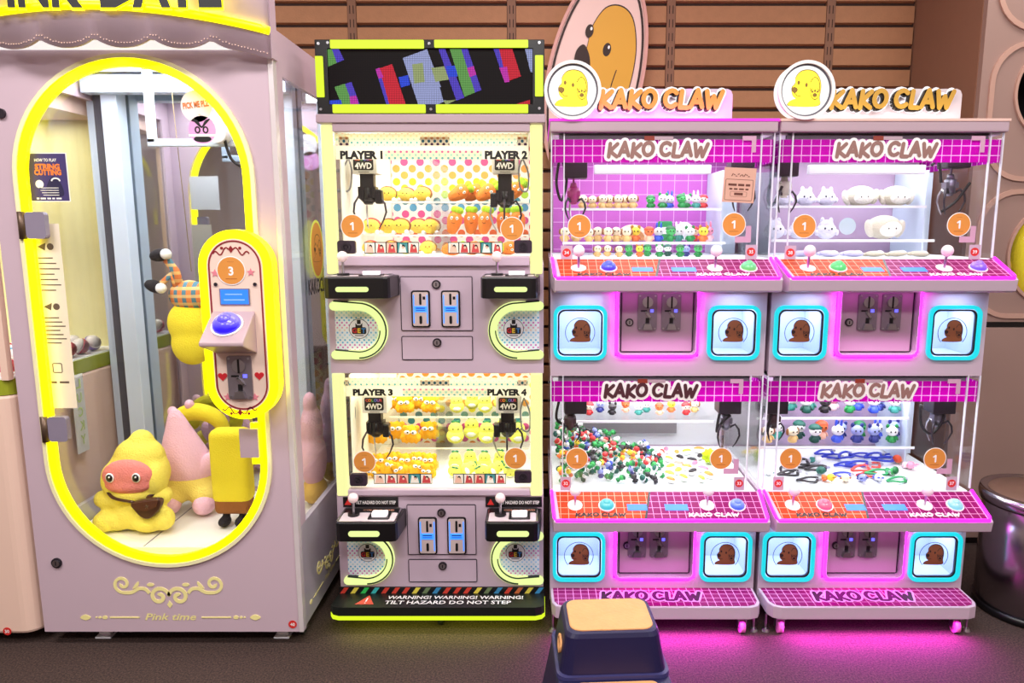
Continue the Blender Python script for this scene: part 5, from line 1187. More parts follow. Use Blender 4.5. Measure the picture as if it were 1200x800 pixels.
def heart(mb, fr, u, v, s): return mb.poly(fr, [(u + s * .0625 * 16 * math.sin(t) ** 3, v + s * .0625 * (13 * math.cos(t) - 5 * math.cos(2 * t) - 2 * math.cos(3 * t) - math.cos(4 * t))) for t in [2 * math.pi * k / 28 for k in range(28)]], .004, .006)
def star(mb, fr, u, v, s): return mb.poly(fr, [(u + s * (1 if k % 2 == 0 else .45) * math.sin(k * math.pi / 5), v + s * (1 if k % 2 == 0 else .45) * math.cos(k * math.pi / 5)) for k in range(10)], .004, .006)
for (x, y) in ((261, 441), (304, 440)): build('heart', heart(MB(), FP, *r_(x, y), .016), plain('heart_red', (206, 34, 44), .5), pod)
for (x, y) in ((252, 320), (294, 319), (267, 465), (299, 465)): build('star', star(MB(), FP, *r_(x, y), .014), ROSE, pod)
for (y, s_) in ((292, 1), (483, -1)):
    X, Z = r_(270.5 + (s_ < 0) * 11, y); mb = MB()
    for d in (-1, 1):
        sp = [(X + d * (.008 + .052 * t), Z + s_ * (-.018 * t + .009 * math.sin(t * 9))) for t in [k / 14 for k in range(15)]]; mb.band(FP, sp, .004, .004, .0055)
        mb.poly(FP, ell(X + d * .03, Z + s_ * .004, .005, n=10), .004, .0055)
    mb.poly(FP, [(X, Z - .012), (X + .009, Z), (X, Z + .012), (X - .009, Z)], .004, .0056); build('flourish', mb, RED, pod)
# latch box and lit bracket under the pod
(a, b), (c, d) = q(258, 560), q(312, 494); build('latch_light', MB().poly(FQ, rect(c - .05, c - .012, b + .06, d), .006, .02), YNEON, R)
(a, b), (c, d) = q(286, 533), q(305, 500); build('latch_box', MB().poly(FQ, rect(a, c, b, d), .02, .03), LAV2, R)
lock(R, FQ, *q(67, 659), .019); build('bolt', MB().poly(FQ, ell(*q(2, 133), .016, n=14), 0, .01), DARKMET, R)
# gold scrollwork and title
CREAM = plain('cream_gold_print', (248, 236, 160), .5)
def scroll(mb, fr, X, Z, k):
    for d in (-1, 1):
        def sp(cx, cz, r0, r1, a0, a1, n=26): return [(X + d * (cx + (r0 + (r1 - r0) * i / n) * math.cos(math.radians(a0 + (a1 - a0) * i / n))) * k, Z + (cz + (r0 + (r1 - r0) * i / n) * math.sin(math.radians(a0 + (a1 - a0) * i / n))) * k) for i in range(n + 1)]
        mb.band(fr, sp(.15, .030, .005, .030, 720, 270), .010 * k, 0, .002)
        mb.band(fr, spline([(X + d * .15 * k, Z + .0 * k), (X + d * .122 * k, Z + .001 * k), (X + d * .098 * k, Z + .014 * k), (X + d * .076 * k, Z + .012 * k), (X + d * .064 * k, Z - .002 * k)], 6, False), .011 * k, 0, .002)
        mb.poly(fr, spline([(X + d * .118 * k, Z + .014 * k), (X + d * .105 * k, Z + .034 * k), (X + d * .096 * k, Z + .038 * k), (X + d * .1 * k, Z + .022 * k)]), 0, .002)
        mb.band(fr, sp(.032, -.014, .005, .033, -300, 175), .012 * k, 0, .002)
        mb.poly(fr, ell(X + d * .058 * k, Z + .028 * k, .012 * k, .006 * k, 12), 0, .002)
    mb.poly(fr, [(X, Z - .055 * k), (X + .009 * k, Z - .042 * k), (X, Z - .028 * k), (X - .009 * k, Z - .042 * k)], 0, .002); return mb
def titleline(mb, fr, xm, zm_, span, k=1.0, txt='Pink time'):
    text_mb(mb, fr, txt, xm, zm_ - .010 * k, .026 * k, .0015, bold=.02, width=.19 * k, shear=.3)
    for d in (-1, 1):
        mb.stroke(fr, [(xm + d * .115 * k, zm_), (xm + d * .225 * k, zm_)], .005 * k, 0, .002, caps=False)
        for o, rr_ in ((.243, .010), (.262, .006), (.275, .004)): mb.poly(fr, ell(xm + d * o * k, zm_, rr_ * k, rr_ * .7 * k, 12), 0, .002)
        D = .315 * k; mb.poly(fr, spline([(xm + d * D - .02 * k, zm_), (xm + d * D, zm_ - .011 * k), (xm + d * D + .02 * k, zm_), (xm + d * D, zm_ + .011 * k)], 3), 0, .002)
    return mb
X, Z = q(198, 694); build('scrollwork', scroll(MB(), FQ, X, Z, 1.12), CREAM, R)
X, Z = q(200, 723); build('title_line', titleline(MB(), FQ, X, Z, .6), CREAM, R)
yS, zS = PX(372, 668, QX1); FR_ = Fr((QX1 + .001, 0, 0), (0, 1, 0), (0, 0, 1))
build('side_scrollwork', scroll(MB(), FR_, QY + .36, zS - .02, .9), CREAM, R)
build('side_title_line', titleline(MB(), FR_, QY + .36, zS - .08, .5, .8), CREAM, R)
numtab(R, FQ, *q(343, 731), '40', False)
# puppy sticker and word on the right pane
yS, zS = PX(371, 292, QX1); mb = MB()
mb.mat(0).poly(FR_, ell(yS, zS, .085, .115, 32), .0006, .0012); mb.mat(1).poly(FR_, ell(yS, zS, .075, .105, 32), .0014)
dog(mb, Fr((QX1 + .001, yS, zS), (0, 1, 0), (0, 0, 1)), 0, 0, .07, .0018, 1, 2, 2); build('puppy_sticker', mb, [plain('sticker_lime', (230, 236, 90), .5), plain('sticker_amber', (216, 146, 52), .5), DKB], R)
build('pane_lettering', text_mb(MB(), FR_, 'KAKOCLAW', yS + .02, PX(370, 343, QX1)[1], .055, .001, bold=.03, width=.30), TXTK, R)
# feet
for xx in (QX0 + .18, QX1 - .10):
    for yy in (QY + .06, QYB - .1):
        mb = MB(); mb.box(xx - .03, xx + .03, yy - .01, yy + .05, .0, .008); mb.box(xx - .022, xx + .022, yy + .005, yy + .035, .008, .062); build('levelling_foot', mb, WHITE, R, bevel=.003)
    caster(R, xx + .07, QY + .09, foot=0)

# ------------------------------------------------------------------ neighbouring capsule machine at the left edge
NX1, NX0, NY, NYB = -1.866, -2.66, 2.50, 3.25
R = thing('capsule_machine', 'pale peach capsule machine with olive band left of the tall lavender machine', 'capsule machine', ((NX0 + NX1) / 2, (NY + NYB) / 2, 0))
PEACH = plain('peach_body', (238, 204, 186), .45, var=.02, scale=3); OLV = plain('olive_band', (150, 158, 30), .5, var=.04)
FT = Fr((0, 0, 0), (1, 0, 0), (0, 1, 0))
zb0, zb1 = P(5, 464, NY)[1], P(5, 446, NY)[1]
build('body', MB().poly(FT, rrect(NX0, NX1, NY, NYB, .06, 6), .05, zb0), PEACH, R, bevel=.012)
build('band', MB().poly(FT, rrect(NX0 + .002, NX1 - .002, NY + .002, NYB - .002, .06, 6), zb0, zb1), OLV, R)
build('tray', MB().poly(FT, rrect(NX0 + .01, NX1 - .01, NY + .01, NYB - .01, .05, 6), zb1, zb1 + .006), WHITE, R)
for (nm, F_, u0_, u1_) in (('front_pane', front(NY + .02), NX0 + .03, NX1 - .01), ('side_pane', Fr((NX1 - .014, 0, 0), (0, 1, 0), (0, 0, 1)), NY + .03, NYB - .03)): build(nm, MB().poly(F_, rect(u0_, u1_, zb1 + .006, 2.0), -.004, 0), GLASS, R)
build('back_panel', MB().box(NX0 + .02, NX1 - .02, NYB - .03, NYB - .01, zb1, 2.02), plain('lemon_back', (246, 238, 170), .5), R)
build('canopy', MB().poly(FT, rrect(NX0, NX1, NY, NYB, .05, 6), 2.0, 2.2), PEACH, R)
build('corner_post', MB().box(NX1 - .03, NX1 - .005, NY + .005, NY + .03, zb1, 2.0), PEACH, R)
lt = area('case_light', ((NX0 + NX1) / 2, (NY + NYB) / 2, 1.99), (.6, .5), 6, (1, .97, .8)); lt.parent = R; lt.location -= wl(R)
numtab(R, front(NY - .001), *P(9, 739, NY), '30', False)
build('foot', MB().box(NX0 + .1, NX0 + .16, NY + .1, NY + .16, 0, .052).box(NX1 - .16, NX1 - .1, NY + .1, NY + .16, 0, .052).box(NX1 - .16, NX1 - .1, NYB - .16, NYB - .1, 0, .052), BLACK, R)
# ------------------------------------------------------------------ plush toys in the tall lavender machine
def plush(name, rgb): return plain(name, rgb, .95, var=.06, scale=40, bump=.5, bscale=160)
def soft(name, blobs, mat, parent, vox=.010, smooth=4):
    """several ellipsoids fused into one soft skin; blob = (c, r) or (c, r, euler)"""
    mb = MB()
    for b in blobs: mb.sph(b[0], *b[1], nu=16, nv=10, rot=Euler(b[2]).to_matrix() if len(b) > 2 else None)
    o = build(name, mb, mat, parent); m = o.modifiers.new('skin', 'REMESH'); m.mode = 'VOXEL'; m.voxel_size = vox; m.use_smooth_shade = True
    sm = o.modifiers.new('soften', 'SMOOTH'); sm.iterations = smooth; sm.factor = .5
    return o
LEM = plush('lemon_plush', (248, 230, 96)); FPK = plush('salmon_face', (240, 140, 132)); PPK = plush('pale_pink_plush', (246, 196, 214)); SHY = plush('butter_plush', (250, 226, 110))
EYEK = plain('eye_black', (20, 14, 16), .15, var=0); EYEW = plain('eye_white', (250, 250, 250), .3, var=0); BRN = plain('brown_leather', (70, 36, 22), .4, var=.08)
FZ = FLZ + .002
hx, hy = P(160, 560, 2.70)[0], 2.70
hp = thing('hooded_plush', 'sitting yellow hooded plush with pink face and brown shoulder bag', 'plush toy', (hx, hy, FZ))
g = lambda x, y, Y=2.70: (P(x, y, Y)[0], Y, P(x, y, Y)[1])
hc = Vector(g(159, 555))
soft('body', [((hx + .005, hy + .02, FZ + .09), (.09, .07, .088)), ((hx + .0, hy - .01, FZ + .062), (.085, .065, .06)),
     ((hx - .115, hy - .035, FZ + .044), (.045, .045, .043)), ((hx - .07, hy - .02, FZ + .045), (.06, .048, .043)), ((hx + .06, hy - .04, FZ + .05), (.07, .048, .046), (0, 0, .3)), ((hx + .115, hy - .045, FZ + .06), (.045, .04, .048)),
     ((hx - .125, hy - .01, FZ + .125), (.040, .038, .036)), ((hx - .085, hy - .01, FZ + .12), (.05, .036, .032)), ((hx + .095, hy - .01, FZ + .14), (.045, .04, .038))], LEM, hp, .008)
soft('hood', [((hc.x, hy + .025, hc.z), (.120, .085, .108)), ((hc.x + .005, hy + .03, hc.z + .055), (.098, .075, .085)), ((hc.x + .014, hy + .035, hc.z + .110), (.05, .045, .058)), ((hc.x, hy - .022, hc.z - .070), (.095, .050, .036)), ((hc.x - .085, hy - .01, hc.z - .02), (.04, .05, .07)), ((hc.x + .085, hy - .01, hc.z - .02), (.04, .05, .07))], LEM, hp, .008)
soft('face', [((hc.x - .004, hy - .046, hc.z + .008), (.100, .032, .066)), ((hc.x - .004, hy - .048, hc.z - .026), (.092, .032, .036))], FPK, hp, .007, 2)
for ex in (142, 172):
    e = Vector(g(ex, 552)); e.y = hy - .076
    w_ = build('eye', MB().sph(e, .0165, .008, .019), EYEW, hp); build('pupil', MB().sph(e + Vector((.001, -.005, .001)), .0125, .006, .015), EYEK, w_); build('glint', MB().sph(e + Vector((.004, -.011, .006)), .0035), EYEW, w_)
bg_ = Vector((P(172, 592, 2.61)[0], 2.612, P(172, 596, 2.61)[1])); FBg = Fr(bg_, (1, .1, .06), (-.06, 0, 1))
bag = build('shoulder_bag', MB().poly(FBg, spline([(-.048, .03), (.05, .034), (.046, -.004), (.008, -.036), (-.02, -.03), (-.042, 0)], 4), -.02, .012), BRN, hp, bevel=.004)
build('bag_flap', MB().poly(FBg, [(-.048, .031), (.05, .035), (.04, .008), (.004, -.004), (-.036, .004)], .012, .018), plain('brown_flap', (86, 46, 28), .4), bag)
build('bag_star', star(MB(), Fr(FBg(.006, .014, .012), FBg.U, FBg.V), 0, 0, .011), plain('star_cream', (240, 226, 180), .5), bag)
build('strap', MB().tube(spline([(hx - .088, hy - .045, FZ + .165), (hx - .05, hy - .07, FZ + .150), tuple(FBg(-.045, .03, 0))], 5, False), .006, 6).tube(spline([tuple(FBg(.048, .032, 0)), (hx + .07, hy - .06, FZ + .15), (hx + .1, hy - .03, FZ + .16)], 5, False), .006, 6), BRN, hp)
# pink and yellow plush behind it
px_, py_ = P(218, 540, 2.88)[0], 2.88
pp = thing('cone_plush', 'pink cone-shaped plush in yellow shorts behind the hooded plush', 'plush toy', (px_, py_, FZ))
g2 = lambda x, y: P(x, y, py_)
cm_ = MB().lathe([(.085, .13), (.108, .16), (.107, .21), (.093, .26), (.072, .31), (.050, .36), (.034, .40), (.020, .425), (.006, .434)], (0, 0, 0), 24)
for i in range(len(cm_.v)):
    v = cm_.v[i]; cm_.v[i] = Vector((px_ + v.x - .16 * max(0, v.z - .2), py_ + .01 + v.y * .66, FZ + v.z))
build('body', cm_, PPK, pp)
for s_ in (-1, 1): soft('arm', [((px_ + s_ * .10 - .01, py_ - .01, FZ + .20), (.036, .034, .062), (0, .45 * s_, 0))], PPK, pp, .008)
soft('shorts', [((px_ + .005, py_ + .01, FZ + .12), (.115, .072, .075)), ((px_ - .05, py_ - .02, FZ + .08), (.06, .05, .05)), ((px_ + .07, py_ - .02, FZ + .08), (.06, .05, .05))], SHY, pp)
for fx in (-.055, .085): soft('foot', [((px_ + fx, py_ - .05, FZ + .045), (.045, .05, .043))], PPK, pp)
# bolster, ring pillow, box cushion
bx2, bz2 = P(232, 515, 3.0); bo = thing('bolster_cushion', 'pale pink bolster cushion leaning behind the cone plush', 'cushion', (bx2, 2.99, FZ))
soft('pad', [((bx2 + .02, 3.035, FZ + .105), (.11, .042, .105)), ((bx2 + .0, 3.035, FZ + .14), (.08, .038, .08))], plush('rose_plush', (236, 176, 196)), bo); build('seam', MB().tube([(bx2 + .02 + .08 * math.cos(t), 3.0, FZ + .12 + .06 * math.sin(t)) for t in [math.pi * k / 10 for k in range(11)]], .003, 5), plush('rose_seam', (220, 150, 176)), bo)
rx, rz = P(232, 505, 3.02); rp = thing('ring_pillow', 'yellow ring-shaped neck pillow resting on the pink bolster', 'pillow', (rx, 3.02, rz - .02))
mb = MB(); mb.tube([(rx + .10 * math.cos(t), 3.035 - .02 * math.sin(t), rz + .012 + .075 * math.sin(t)) for t in [math.radians(-15 + 210 * k / 24) for k in range(25)]], [.038 - .010 * abs(k - 12) / 12 for k in range(25)], 14); build('roll', mb, YPL, rp)
for k in (0, 24):
    t = math.radians(-15 + 210 * k / 24); build('end_cap', MB().sph((rx + .10 * math.cos(t), 3.035 - .02 * math.sin(t), rz + .012 + .075 * math.sin(t)), .030), YPL, rp)
for (x, y) in ((202, 482), (222, 474)):
    X, Z = P(x, y, 3.0); build('button_tip', MB().sph((X, 3.0, Z), .020, .018, .022), PPK, rp)
cx3, cy3 = P(273, 560, 2.74)[0], 2.74; cb = thing('box_cushion', 'plain yellow box-shaped plush cushion with dark feet by the latch', 'plush toy', (cx3, cy3, FZ))
cz0, cz1 = FZ + .075, P(273, 503, 2.72)[1]
def cushion(x0, x1, y0, y1, z0, z1, mat, name, parent, r=.03):
    o = build(name, MB().box(x0, x1, y0, y1, z0, z1), mat, parent); b = o.modifiers.new('round', 'BEVEL'); b.width = r; b.segments = 4; b.limit_method = 'NONE'
    for p in o.data.polygons: p.use_smooth = True
    return o
cushion(cx3 - .075, cx3 + .075, cy3 - .045, cy3 + .045, cz0 + .02, cz1, YPL, 'pad', cb)
cushion(cx3 - .068, cx3 + .068, cy3 - .04, cy3 + .04, cz0 - .022, cz0 + .05, plush('brown_band', (150, 92, 40)), 'base_band', cb, .02)
for fx in (-.035, .03): soft('foot', [((cx3 + fx, cy3 - .02, FZ + .020), (.024, .035, .020)), ((cx3 + fx, cy3, FZ + .045), (.014, .016, .035))], plush('shoe_black', (30, 26, 34)), cb, .006)
# hanging plush, upside down
ux, uz = P(222, 385, 2.80); up_ = thing('hanging_plush', 'yellow plush hung upside down by a string, plaid shorts and shoes up', 'plush toy', (ux, 2.80, uz - .15))
soft('body', [((ux, 2.80, uz + .02), (.085, .05, .09)), ((ux + .005, 2.80, uz - .06), (.08, .05, .085))], YPL, up_)
def plaid():
    m, nt, out = new_mat('plaid_cloth'); _, xyz = coords(nt); c = hexc(226, 130, 70)
    k1 = mth(nt, 'LESS_THAN', mth(nt, 'FRACT', mth(nt, 'ADD', mth(nt, 'DIVIDE', xyz[0], .034), 20.2)), .45); k2 = mth(nt, 'LESS_THAN', mth(nt, 'FRACT', mth(nt, 'ADD', mth(nt, 'DIVIDE', xyz[2], .030), 20.2)), .4)
    col = mixc(nt, k1, c, hexc(80, 130, 150)); col = mixc(nt, mth(nt, 'MULTIPLY', k2, .7), col, hexc(244, 206, 130)); pbsdf(nt, out, col, .9); return m
PLD = plaid(); soft('shorts', [((ux + .01, 2.80, uz + .13), (.082, .05, .06))], PLD, up_)
for i, ((x, y), (x2, y2)) in enumerate((((206, 318), (192, 300)), ((200, 322), (186, 336)))):
    a_, b_ = P(x, y, 2.78), P(x2, y2, 2.76)
    lg = build('leg', MB().tube([(ux - .02, 2.79, uz + .15), (a_[0], 2.78, a_[1]), (b_[0], 2.76, b_[1])], [.020, .016, .014], 10), PLD, up_)
    build('shoe', MB().sph((b_[0] - .012, 2.755, b_[1] + (.002 if i else .004)), .040, .026, .024, rot=Euler((0, .35 if i else -.2, 0)).to_matrix()), plush('shoe_black2', (24, 22, 28)), lg); build('toe', MB().sph((b_[0] + .016, 2.745, b_[1] - .004 + .012 * (i == 0)), .020, .022, .020), EYEW, lg)
# plush seen through the right pane
tx, ty = -.962, 2.97; tp_ = thing('tall_plush', 'tall pink plush with golden base seen through the right side pane', 'plush toy', (tx, ty, FZ))
soft('body', [((tx, ty, FZ + .20), (.055, .085, .13)), ((tx, ty, FZ + .33), (.045, .065, .11)), ((tx, ty - .01, FZ + .44), (.028, .035, .05))], PPK, tp_)
soft('base', [((tx, ty, FZ + .06), (.052, .08, .06))], plush('gold_plush', (232, 190, 90)), tp_)

# ------------------------------------------------------------------ small prizes: one of each kind, then copies
def proto(name): return thing(name, 'x', 'x', (0, 0, 0))
def eyes(parent, pts, r=.003, mat=EYEK, name='eye'):
    for p in pts: build(name, MB().sph(p, r, r * .6, r * 1.2, 6, 4), mat, parent)
PROT = []
def reg(o): PROT.append(o); return o
def bread(rgb, crust, tagn):
    o = reg(proto('bread_plush')); build('body', MB().sph((0, 0, .032), .038, .026, .029, 18, 10), plush('bread_' + tagn, rgb), o)
    build('crust', MB().sph((.004, .012, .036), .039, .018, .031, 18, 10, rot=Euler((0, .15, 0)).to_matrix()), plush('crust_' + tagn, crust), o)
    eyes(o, [(-.008, -.0255, .036), (.008, -.0255, .036)], .0028); build('mouth', MB().tube([(-.003, -.0262, .031), (0, -.0265, .029), (.003, -.0262, .031)], .0008, 4), EYEK, o)
    for s in (-1, 1): build('foot', MB().sph((.027 * s, -.010, .009), .010, .009, .009, 8, 6), EYEW, o)
    return o
def carrot(tagn, rgb=(240, 136, 56)):
    o = reg(proto('carrot_plush')); build('body', MB().lathe([(.004, 0), (.017, .006), (.026, .03), (.031, .055), (.029, .075), (.018, .088), (.004, .092)], n=18), plush('carrot_' + tagn, rgb), o)
    for k in range(4):
        a = k * 1.57 + .4; build('leaf', MB().sph((.012 * math.cos(a), .010 * math.sin(a), .100), .015, .012, .015, 8, 6), plush('leaf_green', (170, 220, 50)), o)
    eyes(o, [(-.011, -.0285, .064), (.010, -.0285, .068)], .006, EYEW, 'eye_white'); eyes(o, [(-.011, -.032, .064), (.010, -.032, .068)], .0026)
    build('mouth', MB().tube([(-.006, -.030, .047), (0, -.031, .044), (.007, -.030, .048)], .0011, 4), EYEK, o); return o
def fluffy():
    o = reg(proto('monster_plush')); mb = MB()
    for (x, y, z, r) in ((0, 0, .032, .030), (-.018, 0, .022, .022), (.018, 0, .022, .022), (0, -.004, .05, .024), (-.022, 0, .060, .012), (.022, 0, .060, .012), (0, .01, .03, .03)): bumpy(mb, (x, y, z), (r, r * .9, r), 7, .08, nu=14, nv=9)
    build('body', mb, plush('amber_fluff', (250, 186, 36)), o)
    for s in (-1, 1):
        e = build('eye', MB().sph((.0125 * s, -.025, .050), .012, .006, .0085, 10, 6), EYEW, o); build('pupil', MB().sph((.010 * s, -.031, .051), .0036, .002, .0036, 6, 4), EYEK, e)
    return o
def chick():
    o = reg(proto('chick_plush')); mb = MB(); mb.sph((0, 0, .030), .034, .028, .030, 16, 10); mb.sph((0, 0, .058), .028, .024, .025, 16, 10); build('body', mb, plush('lime_fluff', (240, 242, 110)), o)
    build('belly', MB().sph((0, -.014, .026), .022, .017, .014, 12, 8), EYEW, o); eyes(o, [(-.010, -.0225, .062), (.010, -.0225, .062)], .0028)
    for s in (-1, 1): build('sprout', MB().sph((.008 * s, .004, .085), .009, .004, .006, 8, 5), plush('sprout_green', (70, 150, 110)), o)
    return o
def ghost():
    o = reg(proto('ghost_plush')); mb = MB(); mb.sph((0, 0, .038), .046, .036, .038, 18, 10); mb.sph((0, 0, .062), .034, .028, .026, 16, 9); mb.sph((-.018, 0, .085), .010, .008, .016, 10, 7); mb.sph((.020, 0, .082), .010, .008, .016, 10, 7)
    build('body', mb, plush('ghost_lilac', (226, 224, 244)), o); eyes(o, [(-.014, -.034, .048), (.016, -.034, .046)], .0045); build('mouth', MB().sph((.002, -.0365, .040), .003, .002, .0015, 6, 4), EYEK, o)
    for s in (-1, 1): build('arm', MB().sph((.044 * s, -.010, .030), .010, .010, .014, 8, 6), plush('ghost_lilac', (226, 224, 244)), o)
    return o
def rollp():
    o = reg(proto('roll_plush')); mb = MB(); mb.sph((0, 0, .045), .066, .042, .044, 20, 12); build('body', mb, plush('cream_fleece', (212, 204, 184)), o)
    build('face', MB().sph((.008, -.028, .040), .046, .018, .029, 18, 10), plush('ivory_fleece', (248, 244, 234)), o); eyes(o, [(-.006, -.0455, .042), (.022, -.0455, .042)], .0028)
    for s in (-1, 1): build('ear', MB().sph((.058 * s, -.006, .040), .018, .016, .034, 10, 8, rot=Euler((0, .3 * s, 0)).to_matrix()), plush('cream_fleece2', (226, 220, 204)), o)
    return o
def lying(rgb, tagn):
    o = reg(proto('flat_plush')); build('body', MB().sph((0, 0, .016), .055, .035, .016, 16, 8), plush('lying_' + tagn, rgb), o); build('patch', MB().sph((.02, -.012, .022), .022, .018, .012, 10, 6), plush('lying_patch', (250, 246, 240)), o)
    build('limb', MB().sph((-.045, .012, .012), .028, .012, .011, 10, 6, rot=Euler((0, 0, .6)).to_matrix()), plush('lying_' + tagn, rgb), o); return o
FIGN = {}
def fig(head, body, ear, style, tagn):
    o = reg(proto('figurine')); FIGN[o.name] = tagn; hm = plain('fh_%d_%d_%d' % head, head, .45); bm_ = plain('fb_%d_%d_%d' % body, body, .45); em = plain('fe_%d_%d_%d' % ear, ear, .45)
    build('body', MB().lathe([(.010, 0), (.014, .003), (.013, .014), (.008, .024)], n=10), bm_, o)
    h = build('head', MB().sph((0, 0, .037), .0185, .0165, .0165, 12, 8), hm, o); mb = MB()
    if style == 0: mb.sph((-.013, 0, .053), .006, .004, .008, 8, 5).sph((.013, 0, .053), .006, .004, .008, 8, 5)
    elif style == 1: mb.sph((-.008, 0, .060), .0045, .0035, .013, 8, 5).sph((.008, 0, .060), .0045, .0035, .013, 8, 5)
    elif style == 2: mb.sph((0, .003, .042), .020, .018, .0155, 12, 6, .5)
    else: mb.sph((-.018, 0, .036), .006, .005, .012, 8, 5).sph((.018, 0, .036), .006, .005, .012, 8, 5)
    build('ear' if style != 2 else 'cap', mb, em, o)
    eyes(o, [(-.0065, -.0155, .038), (.0065, -.0155, .038)], .0026)
    for s in (-1, 1): build('arm', MB().sph((.014 * s, -.003, .015), .0045, .0045, .009, 6, 4, rot=Euler((0, -.5 * s, 0)).to_matrix()), bm_, o)
    return o
def charm(base, topc, tagn):
    o = reg(proto('charm_toy')); FIGN[o.name] = tagn; build('base', MB().sph((0, 0, .009), .022, .014, .009, 10, 6), plain('cm_%d_%d_%d' % base, base, .5), o); build('topping', MB().sph((0, -.001, .014), .019, .010, .008, 10, 6), plain('cm_%d_%d_%d' % topc, topc, .5), o); return o
def strap(rgb, tagn):
    o = reg(proto('strap_loop')); FIGN[o.name] = tagn; mb = MB(); pts = [(.045 * math.cos(t) * (1 + .2 * math.sin(3 * t)), .028 * math.sin(t), .006 + .004 * math.sin(2 * t)) for t in [2 * math.pi * k / 20 for k in range(20)]]
    n0 = len(mb.v); mb.tube(pts, .0065, 6, True)
    for i in range(n0, len(mb.v)): mb.v[i].z = .008 + (mb.v[i].z - .008) * .7
    build('band', mb, plain('strap_' + tagn, rgb, .5), o); build('clip', MB().box(.04, .062, -.006, .006, .002, .010), plain('strap_clip', (190, 190, 200), .3, .6), o); return o
bread1, bread2 = bread((250, 216, 84), (150, 92, 50), 'a'), bread((252, 222, 96), (214, 90, 80), 'b')
car, flu, chk, gho, rol = carrot('a'), fluffy(), chick(), ghost(), rollp()
lyl, lyc = lying((206, 200, 240), 'lilac'), lying((206, 196, 176), 'cream')
ORD = ['first', 'second', 'third', 'fourth', 'fifth', 'sixth', 'seventh', 'eighth', 'ninth', 'tenth', 'eleventh', 'twelfth', 'thirteenth', 'fourteenth', 'fifteenth', 'sixteenth']
index_kids()
def rest(p, X, Y, Z, r, sc, lab, group, cat):
    lo, hi = extent(p, r, sc); o = clone(p, (X - (lo[0] + hi[0]) / 2, Y - (lo[1] + hi[1]) / 2, Z - lo[2] + .0008), r, sc, lab, group); o['category'] = cat; return o
def row(pr, cat, xs, y, Y, Z, desc, where, group, sc=1.0, rots=None, yj=.064):
    XS = [P(x, y, Y)[0] for x in xs]; gap = min([b - a for a, b in zip(XS, XS[2:] if yj else XS[1:])] or [9])
    for i, X in enumerate(XS):
        lab = '%s %s from the left %s' % (ORD[i], desc, where) if len(xs) > 1 else '%s %s' % (desc, where)
        p = pr[i % len(pr)] if isinstance(pr, list) else pr
        r = rots[i % len(rots)] if rots else (random.uniform(-.05, .05), random.uniform(-.06, .06), random.uniform(-.15, .15))
        lo, hi = extent(p, r, 1.0); s_ = min(sc, gap * .985 / (hi[0] - lo[0]))
        rest(p, X, Y + (yj if i % 2 else 0) - yj * .3, Z, r, s_, lab, group, cat)
S1, S2 = 1.652, 1.517
row([bread1, bread2, bread1], 'plush toy', [455, 474, 496], 222, 3.13, S1, 'yellow bread plush', 'on the top shelf under Player 1', 'bread plush toys', .98)
row(car, 'plush toy', [541, 557, 573, 589, 605], 222, 3.13, S1, 'orange carrot plush', 'lying on the top shelf under Player 2', 'carrot plush toys', 1.02, [(0, 1.05, .1), (0, .9, -.1), (0, 1.0, 0), (0, .9, .1), (0, .8, .0)])
row([bread2, bread1, bread1, bread2, bread1], 'plush toy', [436, 453, 471, 489, 506], 260, 3.06, S2, 'yellow bread plush', 'on the middle shelf under Player 1', 'bread plush toys', 1.0)
row(car, 'plush toy', [534, 551, 570, 590, 607], 258, 3.06, S2, 'orange carrot plush', 'standing on the middle shelf under Player 2', 'carrot plush toys', 1.02, [(0, .28, 0), (0, .05, .1), (0, .22, -.1), (0, .1, 0), (0, -.1, 0)])
DKU = P(500, 300, MY)[1] - .002
row([bread2, bread1], 'plush toy', [436, 456, 477, 500], 292, 2.84, DKU, 'yellow bread plush', 'on the floor under Player 1', 'bread plush toys', .85)
row(car, 'plush toy', [533, 554, 576, 597], 292, 2.84, DKU, 'orange carrot plush', 'lying on the floor under Player 2', 'carrot plush toys', .85, [(0, 1.4, .2), (0, 1.4, -.2), (0, 1.45, .1), (0, 1.4, 0)])
T1, T2, T3 = .738, .620, P(500, 572, MY)[1] - .002
row(flu, 'plush toy', [446, 460, 475, 490, 505], 475, 3.13, T1, 'amber monster plush', 'on the top shelf under Player 3', 'amber monster plush toys', 1.05)
row(chk, 'plush toy', [536, 552, 569, 586, 603], 475, 3.13, T1, 'pale lime chick plush', 'on the top shelf under Player 4', 'lime chick plush toys', .95)
row(flu, 'plush toy', [443, 463, 482, 501], 508, 3.06, T2, 'amber monster plush', 'on the middle shelf under Player 3', 'amber monster plush toys', 1.12)
row(chk, 'plush toy', [534, 552, 571, 590, 607], 508, 3.06, T2, 'pale lime chick plush', 'on the middle shelf under Player 4', 'lime chick plush toys', 1.12)
row(flu, 'plush toy', [445, 460, 475, 490, 504], 545, 2.93, T3, 'amber monster plush', 'in the rear floor row under Player 3', 'amber monster plush toys', .98, yj=.02)
row(flu, 'plush toy', [437, 454, 470, 487, 502], 558, 2.83, T3, 'amber monster plush', 'in the front floor row under Player 3', 'amber monster plush toys', .85, yj=.02, rots=[(.5, .2, 0), (-.3, .4, .2), (.2, -.5, 0), (0, .3, .3), (.3, 0, -.2)])
row(chk, 'plush toy', [534, 551, 568, 586, 603], 545, 2.93, T3, 'pale lime chick plush', 'in the rear floor row under Player 4', 'lime chick plush toys', .9, yj=.02)
